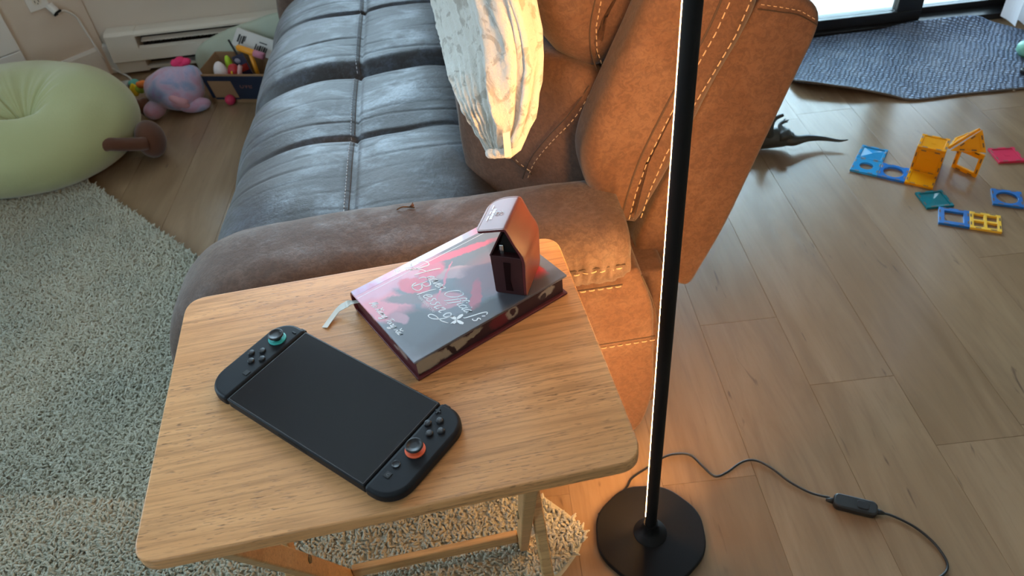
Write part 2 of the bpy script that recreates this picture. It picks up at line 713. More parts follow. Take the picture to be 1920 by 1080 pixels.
window('window_1', Matrix.Translation((-1.38, 2.955, .75)), 1.22, 2.10, [.61])
window('window_2', Matrix.Translation((-2.60, .65, .65)) @ Matrix.Rotation(PI/2, 4, 'Z'), 1.1, 1.7, [.55])

window('fill_window', Matrix.Translation((-2.1, -2.1, 1.25)), 1.0, 1.0, [.5])  # unseen window added behind the camera for soft frontal fill light

# sliding balcony door with black frame
door = struct(empty('door_1', (0, 0, 0)))
bm = bmesh.new()
add_box(bm, -.06, 1.97, 2.535, 2.66, 0, .022)
add_box(bm, -.06, 1.97, 2.545, 2.66, 2.02, 2.06)
add_box(bm, -.06, -.02, 2.545, 2.66, .022, 2.02)
add_box(bm, 1.935, 1.97, 2.545, 2.66, .022, 2.02)
o = obj('door_frame', bm, M['black_frame'], door)
bevel(o, .003, 2)


def sash(x0, x1, y0, st_l, st_r, rail):
    bm = bmesh.new()
    y1 = y0+.04
    add_box(bm, x0, x1, y0, y1, .022, .022+rail)
    add_box(bm, x0, x1, y0, y1, 1.95, 2.02)
    add_box(bm, x0, x0+st_l, y0, y1, .022+rail, 1.95)
    add_box(bm, x1-st_r, x1, y0, y1, .022+rail, 1.95)
    o = obj('sash_frame', bm, M['black_frame'], door)
    bevel(o, .003, 2)
    bm = bmesh.new()
    add_box(bm, x0+st_l, x1-st_r, y0+.017, y0+.023, .022+rail, 1.95)
    obj('pane', bm, M['glass'], door)


sash(.80, 1.935, 2.605, .055, .045, .022)
sash(-.02, 1.590, 2.555, .05, .093, .038)
bm = bmesh.new()
add_box(bm, -3.5, 4.5, 2.662, 6.5, -.14, -.04)
deck = struct(obj('balcony_deck', bm, M['deck']))

# ================================================================== HEATER
ht = empty('baseboard_heater', (-1.46, 2.955, 0))
tag(ht, 'long cream electric baseboard heater along the back wall', 'heater')
L = 1.24
bm = bmesh.new()
add_prism(bm, [(0, .03), (-.004, .03), (-.004, .165), (0, .165)], 0, L, axis='x')
obj('back_plate', bm, M['heater'], ht)
bm = bmesh.new()
add_prism(bm, [(-.004, .176), (-.05, .172), (-.064, .163), (-.064, .156), (-.061, .156), (-.061, .161), (-.049, .168), (-.004, .172)], .0, L, axis='x')
obj('top_hood', bm, M['heater'], ht)
bm = bmesh.new()
add_prism(bm, [(-.050, .113), (-.066, .107), (-.070, .062), (-.058, .055), (-.055, .058), (-.066, .065), (-.062, .104), (-.048, .108)], .0, L, axis='x')
obj('front_panel', bm, M['heater'], ht)
bm = bmesh.new()
add_prism(bm, [(-.0, .018), (-.052, .018), (-.052, .030), (0, .030)], .1, L, axis='x')
obj('bottom_tray', bm, M['heater'], ht)
bm = bmesh.new()
add_prism(bm, [(-.034, .139), (-.054, .131), (-.054, .128), (-.034, .136)], .13, L, axis='x')
obj('louver', bm, M['heater'], ht)
bm = bmesh.new()
add_prism(bm, [(-.004, .01), (-.053, .01), (-.058, .055), (-.070, .062), (-.066, .113), (-.062, .150), (-.064, .164), (-.05, .174), (-.004, .178)], -.002, .115, axis='x')
o = obj('end_cap', bm, M['heater'], ht)
bevel(o, .002, 2, 25)
bm = bmesh.new()
for i in range(70):
    x = .13+i*(L-.15)/70
    add_box(bm, x, x+.001, -.046, -.006, .06, .115)
add_tube(bm, [(.12, -.026, .088), (L, -.026, .088)], .006, 8)
o = obj('heating_fins', bm, M['metal_fin'], ht)
o['kind'] = 'stuff'
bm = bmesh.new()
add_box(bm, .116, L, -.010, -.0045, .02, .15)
obj('shadow_liner', bm, M['dark'], ht)  # near-black sheet standing in for the shade behind the louver slot

# ================================================================== OUTLET + POWER CORD
WM = Matrix.Translation((-1.6095,2.8405,0.3472)) @ Matrix.Rotation(math.radians(45), 4, 'Z')
out = empty('wall_outlet', (0, 0, 0))
tag(out, 'white wall outlet plate on the angled wall', 'outlet')
bm = bmesh.new()
add_prism(bm, round_poly([(-.036, -.034), (.036, -.034), (.036, .085), (-.036, .085)], .004), -.0065, -.0005, axis='y', M=WM)
o = obj('cover_plate', bm, M['wall_white'], out)
bevel(o, .0015, 2)
bm = bmesh.new()
for zz in (-.004, .036):
    add_prism(bm, rrect(.030, .024, .008, 4, 0, zz), -.0078, -.0064, axis='y', M=WM)
obj('receptacle', bm, M['heater'], out)
bm = bmesh.new()
for zz in (.036, -.004):
    for xx in (-.007, .006):
        add_box(bm, xx-.0012, xx+.0012, -.0082, -.0077, zz-.004, zz+.005, M=WM)
    add_lathe(bm, [(0, 0), (.002, 0), (.002, .0006), (0, .0006)], 10, M=WM @ Matrix.Translation((0, -.0078, zz-.008)) @ Matrix.Rotation(PI/2, 4, 'X'))
obj('slots', bm, M['dark'], out)['kind'] = 'stuff'

cord = empty('white_power_cord', (-1.5834,2.8666,0.3025))
tag(cord, 'white power cord with black ended plug in the wall outlet', 'cord')
co = Vector((-1.5834,2.8666,0.3025))
pn = Vector((.7071, -.7071, 0))
def cl(p): return Vector(p)-co
pl = [Vector((-1.5882,2.8618,0.3208))+pn*.012-co, Vector((-1.581,2.869,0.2932))+pn*.03-co]
bm = bmesh.new()
d = (pl[1]-pl[0]).normalized()
R3 = d.to_track_quat('Z', 'Y').to_matrix().to_4x4()
add_prism(bm, rrect(.026, .022, .006, 4), 0, .034, M=Matrix.Translation(pl[0]) @ R3)
o = obj('plug_body', bm, M['wall_white'], cord)
bevel(o, .002, 2)
bm = bmesh.new()
add_prism(bm, rrect(.030, .026, .008, 4), .034, .041, M=Matrix.Translation(pl[0]) @ R3)
o = obj('plug_collar', bm, M['lamp_black'], cord)
bevel(o, .0015, 2)
pts = [pl[0]+d*.04, Vector((-1.5601,2.8899,0.2866))+pn*.02-co, Vector((-1.5375,2.9125,0.2503))+pn*.012-co, Vector((-1.5334,2.9166,0.2106))+pn*.012-co, Vector((-1.5262,2.9238,0.1292))+pn*.014-co,
       Vector((-1.5224,2.9276,0.0805))+pn*.02-co, Vector((-1.5284,2.9543,0.03))-co, Vector((-1.4782,2.9216,0.012))-co, Vector((-1.4288,2.8793,0.006))-co, Vector((-1.3808,2.8125,0.006))-co, Vector((-1.2667,2.6843,0.006))-co]
bm = bmesh.new()
add_tube(bm, crom(pts, 8), .0036, 8)
obj('cable', bm, M['wall_white'], cord, smooth=True)
# ================================================================== RUG
rug_c = Vector((.102, .693, 0))
du = Vector((-.7071, -.7071, 0))          # along the near edge, towards the lower left
dv = Vector((-.7071, .7071, 0))           # along the far edge, towards the upper left
rug = empty('shag_rug', tuple(rug_c))
bm = bmesh.new()
NU, NV = 64, 110
LU, LV = 1.5, 2.6
def rugp(i, j):
    a, b = LU*i/(NU-1), LV*j/(NV-1)
    p = du*a+dv*b
    # rounded corner
    if a < .06 and b < .06:
        q = Vector((max(a, .0), max(b, .0)))
        c0 = Vector((.06, .06))
        dd = (q-c0)
        if dd.length > .06:
            k = max(abs(dd.x), abs(dd.y))/dd.length
            q = c0+dd*k
            p = du*q.x+dv*q.y
    edge = min(a, b)
    z = .010*min(1, edge/.012)+.003*noise.noise(p*9)+.001
    return (p.x, p.y, z)
grid(bm, NU, NV, rugp)
bpy.data.objects.remove(rug)
rug = obj('shag_rug', bm, M['pile'], smooth=True, loc=tuple(rug_c))
tag(rug, 'large pale sage shag rug under the wooden tray table', 'rug')
import numpy as np
rng = np.random.default_rng(5)
# carpet pile: short bent yarn tufts, joined into one part
NTUFT = 175000
ta_ = rng.random(NTUFT)*1.46+.006
tb_ = rng.random(NTUFT)*2.56+.006
keep = ~((ta_ < .05) & (tb_ < .05) & ((.055-ta_)**2+(.055-tb_)**2 > .055**2))
wx_ = .102-.7071*ta_-.7071*tb_
wy_ = .693-.7071*ta_+.7071*tb_
keep &= (wy_ > .30) & (wx_ > -.72*wy_-.55) & (wx_+wy_ > -1.2)
ta_, tb_ = ta_[keep], tb_[keep]
n_t = len(ta_)
dun, dvn = np.array(du), np.array(dv)
root = ta_[:, None]*dun+tb_[:, None]*dvn
root[:, 2] = .006
bend = rng.normal(size=(n_t, 3))*np.array([.0036, .0036, 0])
hgt = .009+.006*rng.random(n_t)
rad = .0021+.0011*rng.random(n_t)
ph_ = rng.random(n_t)*6.28
rings = []
for fz, fb, fr2 in ((0, 0, .85), (.6, .55, 1.2), (1.0, 1.6, .6)):
    c_ = root+bend*fb
    c_[:, 2] += hgt*fz
    for k in range(4):
        a_ = ph_+k*PI/2
        off = np.stack([np.cos(a_), np.sin(a_), np.zeros(n_t)], 1)*(rad*fr2)[:, None]
        rings.append(c_+off)
V_ = np.stack(rings, 1).reshape(-1, 3)
fq = []
for l_ in range(2):
    for k in range(4):
        fq.append((4*l_+k, 4*l_+(k+1) % 4, 4*l_+4+(k+1) % 4, 4*l_+4+k))
fq.append((8, 9, 10, 11))
F_ = (np.array(fq)[None]+12*np.arange(n_t)[:, None, None]).reshape(-1, 4)
me = bpy.data.meshes.new('pile')
me.vertices.add(len(V_))
me.vertices.foreach_set('co', V_.astype(np.float32).ravel())
me.loops.add(F_.size)
me.loops.foreach_set('vertex_index', F_.astype(np.int32).ravel())
me.polygons.add(len(F_))
me.polygons.foreach_set('loop_start', (np.arange(len(F_))*4).astype(np.int32))
me.polygons.foreach_set('loop_total', np.full(len(F_), 4, np.int32))
me.update(calc_edges=True)
me.polygons.foreach_set('use_smooth', np.ones(len(F_), bool))
me.materials.append(M['pile'])
po_ = link(bpy.data.objects.new('pile', me), rug)
po_['kind'] = 'stuff'

# ================================================================== FLOOR LAMP
LX, LY = .197, .676
lamp = empty('floor_lamp', (LX, LY, 0))
tag(lamp, 'slim black floor lamp with glowing light strip beside the table', 'lamp')
bm = bmesh.new()
oct_ = [(.104*math.cos(PI*k/4+.30), .104*math.sin(PI*k/4+.30)) for k in range(8)]
add_prism(bm, round_poly(oct_, .030, 6), .001, .013)
o = obj('base', bm, M['lamp_black'], lamp)
bevel(o, .003, 3)
bm = bmesh.new()
add_lathe(bm, [(.0, .0125), (.030, .0125), (.028, .016), (.018, .020), (.0135, .030), (.0125, .046), (.0, .046)], 32)
autosmooth(obj('hub', bm, M['lamp_black'], lamp), 50)
bm = bmesh.new()
add_lathe(bm, [(0, .04), (.0098, .04), (.0098, 1.52), (0, 1.52)], 32)
autosmooth(obj('pole', bm, M['lamp_black'], lamp), 50)
bm = bmesh.new()
sa = math.atan2(.947, -.32)
SM = Matrix.Rotation(sa, 4, 'Z')
add_box(bm, .0078, .0102, -.0056, .0056, .055, 1.50, M=SM)
o = obj('light_strip', bm, M['led'], lamp)
o['label'] = 'glowing warm light strip down the pole'
cp = [(-.085, .05, .006), (0.1693,0.7732,0.004), (0.1882,0.7967,0.004), (0.2233,0.8163,0.004), (0.2589,0.835,0.004), (0.2861,0.8389,0.004), (0.3107,0.8318,0.004), (0.3273,0.8037,0.004), (0.3435,0.7799,0.004), (0.3675,0.7851,0.004),
      (0.4018,0.8035,0.004), (0.4282,0.8048,0.004), (0.4525,0.7846,0.004), (0.4764,0.7507,0.004), (0.5062,0.7227,0.004), (0.5355,0.7076,0.006)]
cp = [Vector(cp[0])]+[Vector(p)-Vector((LX, LY, 0)) for p in cp[1:]]
bm = bmesh.new()
add_tube(bm, crom(cp, 8), .0022, 8)
obj('cord', bm, M['cord_black'], lamp, smooth=True)
bm = bmesh.new()
cp2 = [(0.6097,0.6664,0.006), (0.6271,0.6612,0.004), (0.6543,0.6377,0.004), (0.6726,0.6078,0.004), (0.6795,0.5793,0.004), (0.677,0.5584,0.004), (0.6621,0.545,0.004), (0.6374,0.5368,0.004)]
cp2 = [Vector(p)-Vector((LX, LY, 0)) for p in cp2]
add_tube(bm, crom(cp2, 8), .0022, 8)
obj('cord', bm, M['cord_black'], lamp, smooth=True)
a_, b_ = Vector((0.5378,0.6999,0.009)), Vector((0.6055,0.6695,0.009))
mid = (a_+b_)/2-Vector((LX, LY, 0))
ang = math.atan2((b_-a_).y, (b_-a_).x)
SMx = Matrix.Translation((mid.x, mid.y, 0)) @ Matrix.Rotation(ang, 4, 'Z')
Ls = (b_-a_).length
bm = bmesh.new()
add_prism(bm, rrect(Ls, .030, .010, 6), .0015, .0165, M=SMx)
sw = obj('inline_switch', bm, M['cord_black'], lamp)
bevel(sw, .004, 4)
bm = bmesh.new()
add_prism(bm, rrect(.020, .016, .004, 5, .012, 0), .0162, .0178, M=SMx)
bevel(obj('rocker', bm, M['con_button'], sw), .001, 2)
for s in (-1, 1):
    bm = bmesh.new()
    p = [Vector((s*(Ls/2-.002), 0, .007)), Vector((s*(Ls/2+.006), 0, .0065)), Vector((s*(Ls/2+.012), 0, .006))]
    add_tube(bm, [SMx @ q for q in p], [.006, .0045, .003], 10)
    obj('strain_relief', bm, M['cord_black'], sw, smooth=True)

# ================================================================== SOFA
sofa = empty('reclining_sofa', (0, .86, 0), math.radians(2.7))
tag(sofa, 'brown suede reclining sofa with worn grey seat cushions', 'sofa')
SY1 = 1.60


def resamp2(poly, n, closed=True):
    return resample([Vector((p[0], p[1], 0)) for p in poly], n, closed)


def loft_xz(name, poly, y0, y1, r, m_, ny=26, n=96, namp=.004, nf=9, parent=None, rnd=6, wrinkle=0, cham=None, inset=True):
    base = crom([(p[0], p[1], 0) for p in poly], rnd, True) if rnd else [Vector((p[0], p[1], 0)) for p in poly]
    P = resample(base, n, True)
    c = sum(P, Vector())/n
    size = sum((p-c).length for p in P)/n
    ys, sc = [], []
    K = 9
    for i in range(K+1):
        a = PI/2*i/K
        ys.append(y0+r*(1-math.sin(a)))
        sc.append(r*(1-math.cos(a)))
    st = [(y0+r*(1-math.sin(PI/2*(K-i)/K))) for i in range(K+1)]
    secs = []
    for i in range(K+1):
        a = PI/2*i/K
        secs.append((y0+r*(1-math.cos(a)), r*(1-math.sin(a))))
    for i in range(1, ny):
        secs.append((y0+r+(y1-y0-2*r)*i/ny, 0))
    for i in range(K+1):
        a = PI/2*i/K
        secs.append((y1-r*(1-math.sin(a)), r*(1-math.cos(a))))
    # inward normals
    nor = []
    for i in range(n):
        t_ = (P[(i+1) % n]-P[i-1]).normalized()
        nn = Vector((-t_.y, t_.x, 0))
        if nn.dot(c-P[i]) < 0:
            nn = -nn
        nor.append(nn)
    bm = bmesh.new()
    rings = []
    for y, ins in secs:
        ring = []
        for i in range(n):
            p = P[i]+nor[i]*ins
            v = Vector((p.x, y, p.y))
            dn = namp*noise.noise(Vector((v.x, v.y, v.z))*nf)
            if wrinkle:
                dn -= wrinkle*max(0, noise.noise(Vector((v.x*6, v.y*50, v.z*6)))-.15)
            v += Vector((-nor[i].x, 0, -nor[i].y))*dn
            if cham and y < cham[2]:
                # near end slants back towards the seat front
                k_ = max(0, min(1, (cham[0]-v.x)/(cham[0]-cham[1])))
                v.y += (cham[3]*k_)*(1-(y-y0)/(cham[2]-y0))
            ring.append(bm.verts.new(v))
        rings.append(ring)
    for a, b in zip(rings, rings[1:]):
        for i in range(n):
            bm.faces.new((a[i], a[(i+1) % n], b[(i+1) % n], b[i]))
    for ring, y in ((rings[0], secs[0][0]), (rings[-1], secs[-1][0])):
        cv = sum((v.co for v in ring), Vector())/n
        # inner ring keeps the end cap smooth
        if not inset:
            bm.faces.new(ring)
            continue
        inner = [bm.verts.new(cv+(v.co-cv)*.55) for v in ring]
        for i in range(n):
            bm.faces.new((ring[i], ring[(i+1) % n], inner[(i+1) % n], inner[i]))
        bm.faces.new(inner)
    return obj(name, bm, m_, parent or sofa, smooth=True)


def stitches(name, lines, parent, m_, L=.009, gap=.006, w=.0011, h=.0012):
    """dashes of thick thread along polylines; each line = (points, up-normal)"""
    bm = bmesh.new()
    for pts, up in lines:
        P = [Vector(p) for p in pts]
        tot = sum((b-a).length for a, b in zip(P, P[1:]))
        n = max(2, int(tot/(L+gap)))
        Q = resample(P, n*2+1)
        up = Vector(up).normalized()
        for i in range(n):
            a = Q[2*i]
            b = a+(Q[2*i+1]-a).normalized()*L if (Q[2*i+1]-a).length > 1e-6 else a
            mid_ = (a+b)/2+up*h
            add_tube(bm, [a, mid_+ (a-mid_)*.45, mid_+(b-mid_)*.45, b], w, 5)
    o = obj(name, bm, m_, parent, smooth=True)
    o['kind'] = 'stuff'
    return o


def cordline(name, lines, parent, m_, r=.0016):
    bm = bmesh.new()
    for pts in lines:
        add_tube(bm, crom([Vector(p) for p in pts], 6), r, 6)
    return obj(name, bm, m_, parent, smooth=True)


# seat cushions
SP = [Vector((p[0], p[1], 0)) for p in [(-.0, .43), (-.04, .455), (-.10, .466), (-.18, .468), (-.26, .466), (-.36, .462), (-.44, .448), (-.505, .415), (-.545, .35), (-.562, .26), (-.56, .16), (-.545, .09)]]
SPs = resample(crom(SP, 12), 120)


def seat_point(s, y, y0, y1, ymid, seed):
    """s in 0..1 along the profile"""
    f = s*(len(SPs)-1)
    i = min(int(f), len(SPs)-2)
    p = SPs[i].lerp(SPs[i+1], f-i)
    t_ = (SPs[min(i+2, len(SPs)-1)]-SPs[max(i-1, 0)]).normalized()
    nn = Vector((t_.y, -t_.x, 0))
    if nn.y < 0 and p.x > -.5 or (p.x <= -.5 and nn.x > 0):
        nn = -nn
    x = p.x
    e = min(y-y0, y1-y)
    d = 0
    d -= .05*max(0, 1-e/.055)**2.2
    # puffs between the tufting seams
    by = (y-y0)/(ymid-y0) if y < ymid else (y1-y)/(y1-ymid)
    d += .010*math.sin(PI*min(1, max(0, by)))**.8
    d += .008*(1-math.exp(-((x+.262)/.05)**2))
    d -= .008*math.exp(-((x+.262)/.007)**2)
    wy = y-ymid-.012*noise.noise(Vector((x*7, seed, 0)))
    d -= (.0025+.012*math.exp(-((x+.262)/.09)**2))*math.exp(-(wy/.007)**2)
    rs_ = random.Random(int(seed*10))
    for k in range(13):
        yk = y0+.05+(y1-y0-.1)*(k+.5)/13+rs_.uniform(-.02, .02)
        ampk = rs_.uniform(.0005, .0024)
        wk = rs_.uniform(.0022, .005)
        ph_ = rs_.uniform(0, 99)
        slope = rs_.uniform(-.06, .06)
        if abs(y-yk) > .06:
            continue
        yy = y-yk-slope*(x+.3)-.012*noise.noise(Vector((x*6, ph_, 0)))
        mk = min(1, max(0, .55+1.3*noise.noise(Vector((x*5+ph_, 3.1, 0)))))
        d -= ampk*mk*math.exp(-(yy/wk)**2)
        d += ampk*.25*mk*math.exp(-((yy-.010)/.008)**2)
    d += .004*noise.noise(Vector((x*9, y*9, seed)))
    q = p+nn*d
    return Vector((q.x, y, q.y))


def seat_cushion(y0, y1, ymid, seed):
    bm = bmesh.new()
    NS, NY = 110, 190
    grid(bm, NS, NY, lambda i, j: seat_point(i/(NS-1), y0+(y1-y0)*j/(NY-1), y0, y1, ymid, seed))
    o = obj('seat_cushion', bm, M['seat'], sofa, smooth=True)
    so = o.modifiers.new('thickness', 'SOLIDIFY')
    so.thickness = .02
    so.offset = -1
    # double stitched seam running along the middle
    def s_of_x(x):
        for i, p in enumerate(SPs):
            if p.x <= x:
                return i/(len(SPs)-1)
        return 1
    lines = []
    for dx in (-.012,):
        s = s_of_x(-.262+dx)
        pts = [seat_point(s, y0+.02+(y1-y0-.04)*k/60, y0, y1, ymid, seed)+Vector((0, 0, .0004)) for k in range(61)]
        lines.append((pts, (0, 0, 1)))
    stitches('stitching', lines, o, M['pale_thread'], .006, .005, .0008, .0007)
    s = s_of_x(-.262)
    cordline('seam', [[seat_point(s, y0+.02+(y1-y0-.04)*k/40, y0, y1, ymid, seed) for k in range(41)]], o, M['seam'], .0012)
    return o


seat_cushion(.165, .848, .535, 1.3)
seat_cushion(.852, 1.48, 1.215, 2.7)
bm = bmesh.new()
add_box(bm, -.52, .20, .02, SY1, .05, .40)
o = obj('seat_base', bm, M['suede'], sofa)
bevel(o, .01, 2)
bm = bmesh.new()
add_box(bm, .19, .268, .055, SY1-.03, .06, .41)
o = obj('rear_base', bm, M['suede'], sofa)
bevel(o, .012, 3)
for (x, y) in ((-.46, .06), (.14, .06), (-.46, SY1-.06), (.14, SY1-.06)):
    bm = bmesh.new()
    add_box(bm, x-.025, x+.025, y-.025, y+.025, 0.0, .05)
    obj('foot', bm, M['dark'], sofa)


# padded arm: a rounded section swept along the top and down the front
def arm(yc, mirror=1):
    path = crom([Vector(p) for p in [(.186, 0, .502), (.0, 0, .504), (-.2, 0, .506), (-.36, 0, .505), (-.44, 0, .490), (-.487, 0, .445), (-.508, 0, .37), (-.512, 0, .26), (-.508, 0, .15), (-.500, 0, .06)]], 10)
    P = resample(path, 230)
    N = 64
    bm = bmesh.new()
    rings = []
    for i, p in enumerate(P):
        t_ = (P[min(i+1, len(P)-1)]-P[max(i-1, 0)]).normalized()
        up = Vector((0, 1, 0)).cross(t_)
        if up.z < 0 and i < 5:
            up = -up
        up = Vector((-t_.z, 0, t_.x))
        if up.dot(Vector((-.3, 0, 1))) < 0:
            up = -up
        endk = 1.0
        if i < 8:
            endk = .86+.14*math.sin(PI/2*i/8)
        ring = []
        for k in range(N):
            a = 2*PI*k/N
            ca, sa_ = math.cos(a), math.sin(a)
            f = lambda v, e: math.copysign(abs(v)**e, v)
            yy = f(ca, .62)*.094*endk
            zz = f(sa_, .72)*.060*endk
            q = p+Vector((0, yc+yy*mirror, 0))+up*zz
            d_ = .004*noise.noise(q*8)+.0012*noise.noise(q*30)
            # gathers at the rear of the outer side strip
            if ca < -.3 and q.x > -.02 and mirror > 0:
                g = min(1, (q.x+.02)/.08)*max(0, 1-abs(zz+.012)/.05)
                d_ += .0034*g*math.sin(q.x*330+5*noise.noise(Vector((q.x*20, zz*30, 0))))
            # piping groove around the outer strip
            q += (Vector((0, yy*mirror, 0))+up*zz).normalized()*d_
            ring.append(bm.verts.new(q))
        rings.append(ring)
    for a, b in zip(rings, rings[1:]):
        for k in range(N):
            bm.faces.new((a[k], a[(k+1) % N], b[(k+1) % N], b[k]))
    for ring in (rings[0], rings[-1]):
        cv = sum((v.co for v in ring), Vector())/N
        inner = [bm.verts.new(cv+(v.co-cv)*.8) for v in ring]
        for k in range(N):
            bm.faces.new((ring[k], ring[(k+1) % N], inner[(k+1) % N], inner[k]))
        bm.faces.new(inner)
    o = obj('armrest', bm, M['arm'], sofa, smooth=True)
    return o


armr = arm(.075)
stitches('stitching', [([(x, -.0195-.002*math.sin(x*330), .4975) for x in [.17-.004*k for k in range(110)]], (0, -1, 0)),
                       ([(x, -.0150, .4560) for x in [.17-.004*k for k in range(110)]], (0, -1, 0))], armr, M['thread'], .009, .005, .0010, .0014)
cordline('seam', [[(x, -.0188, .5035) for x in [.175-.05*k for k in range(11)]], [(x, -.004, .4485) for x in [.175-.05*k for k in range(11)]]], armr, M['seam'], .0014)
arm(SY1+.0, -1)


def body_panel(y0, y1):
    bm = bmesh.new()
    poly = round_poly([(.205, .468), (.232, .38), (.243, .15), (.215, .03), (-.46, .03), (-.46, .462)], [.01, .03, .05, .05, .02, .02], 5)
    add_prism(bm, poly, y0, y1, axis='y')
    o = obj('arm_side_panel', bm, M['suede'], sofa)
    bevel(o, .008, 3)
    return o


bp = body_panel(.004, .15)
stitches('stitching', [([(x, .0028, .292+.015*(x+.4)) for x in [.236-.004*k for k in range(150)]], (0, -1, 0))], bp, M['thread'], .009, .005, .0010, .0014)
cordline('seam', [[(x, .0040, .300+.015*(x+.4)) for x in [.236-.05*k for k in range(12)]], [(.208, .004, .455), (.236, .004, .36), (.244, .004, .2), (.243, .004, .15)]], bp, M['seam'], .0013)
body_panel(SY1-.07, SY1+.07)

# backrest
LUMB = [(-.030, .40), (-.044, .50), (-.044, .64), (-.028, .705), (.04, .742), (.13, .738), (.195, .70), (.215, .6), (.2, .45), (.08, .385)]
HEAD = [(.179, .708), (.146, .720), (.116, .748), (.094, .788), (.084, .84), (.096, .905), (.15, .955), (.23, .965), (.30, .94), (.325, .86), (.28, .78), (.228, .730)]
for (a, b) in ((.168, .848), (.852, 1.50)):
    o = loft_xz('lumbar_cushion', LUMB, a, b, .035, M['suede'], 40, wrinkle=.004, cham=(.14, -.05, a+.4, .19))
    ya = a-.0005
    cy_ = lambda x: ya+.19*max(0, min(1, (.14-x)/.19))-.0008
    fp = lambda L_: [(x, cy_(x), z) for x, z in L_]
    up_ = (-.6, -.75, 0)
    stitches('stitching', [(resample(crom([Vector(p) for p in fp([(.166, .705), (.136, .655), (.104, .600), (.075, .545), (.06, .50)])], 6), 40), up_),
                           (resample(crom([Vector(p) for p in fp([(.0, .60), (.02, .565), (.045, .535), (.07, .52)])], 6), 20), up_)], o, M['thread'], .006, .006, .0008, .0008)
    cordline('seam', [fp([(.159, .709), (.128, .658), (.096, .603), (.068, .548), (.053, .50)]), fp([(-.005, .603), (.015, .562), (.042, .530), (.068, .516)])], o, M['seam'], .0012)
    o = loft_xz('head_cushion', HEAD, a+.02, b-.02, .06, M['suede'], 40, wrinkle=.004)
    yb = a+.0195
    stitches('stitching', [([(.186, yb, .722), (.176, yb, .755), (.175, yb, .79), (.183, yb, .83), (.195, yb, .87)], (0, -1, 0))], o, M['thread'], .006, .004, .0010, .0006)
    cordline('seam', [[(.176, yb, .722), (.167, yb, .755), (.166, yb, .79), (.174, yb, .83), (.186, yb, .87)]], o, M['seam'], .0012)
BOL = [(.189, .487), (.172, .512), (.152, .545), (.137, .585), (.134, .622), (.149, .672), (.180, .745), (.209, .806), (.240, .87), (.285, .93), (.34, .95), (.385, .92), (.388, .85), (.378, .800), (.326, .690), (.284, .595), (.236, .487), (.214, .476)]
for (a, b, side) in ((.098, .19, 1), (1.49, 1.58, -1)):
    o = loft_xz('back_side_bolster', BOL, a, b, .028, M['suede'], 6, 120, wrinkle=.003, rnd=4)
    ys = a-.0006 if side > 0 else b+.0006
    l1 = [(.196, ys, .500), (.206, ys, .55), (.223, ys, .61), (.25, ys, .675), (.28, ys, .74), (.310, ys, .80), (.332, ys, .86)]
    l2 = [(x+.013, y, z-.003) for x, y, z in l1]
    l3 = [(.229, ys, .497), (.243, ys, .552), (.264, ys, .612), (.290, ys, .668), (.322, ys, .73), (.352, ys, .79), (.372, ys, .85)]
    stitches('stitching', [(l2, (0, -side, 0)), (l3, (0, -side, 0))], o, M['thread'], .009, .0045, .0010, .0008)
    cordline('seam', [l1], o, M['seam'], .0016)
SHELL = [(.222, .405), (.33, .292), (.386, .428), (.428, .573), (.462, .690), (.487, .772), (.482, .803), (.450, .828), (.405, .84), (.365, .80), (.30, .62)]
o = loft_xz('back_shell', round_poly(SHELL, [.03, .03, .05, .05, .05, .03, .02, .03, .03, .05, .05], 4), .118, 1.56, .012, M['suede'], 40, 140, .0, 9, rnd=0, inset=False)
autosmooth(o, 40)
stitches('stitching', [([(.392, .1175, .822), (.42, .1165, .815), (.45, .1165, .806), (.478, .1175, .788)], (0, -1, 0))], o, M['thread'], .005, .004, .0007, .0005)
cordline('seam', [[(.388, .1175, .816), (.42, .1165, .808), (.45, .1165, .799), (.480, .1175, .780)]], o, M['seam'], .0009)

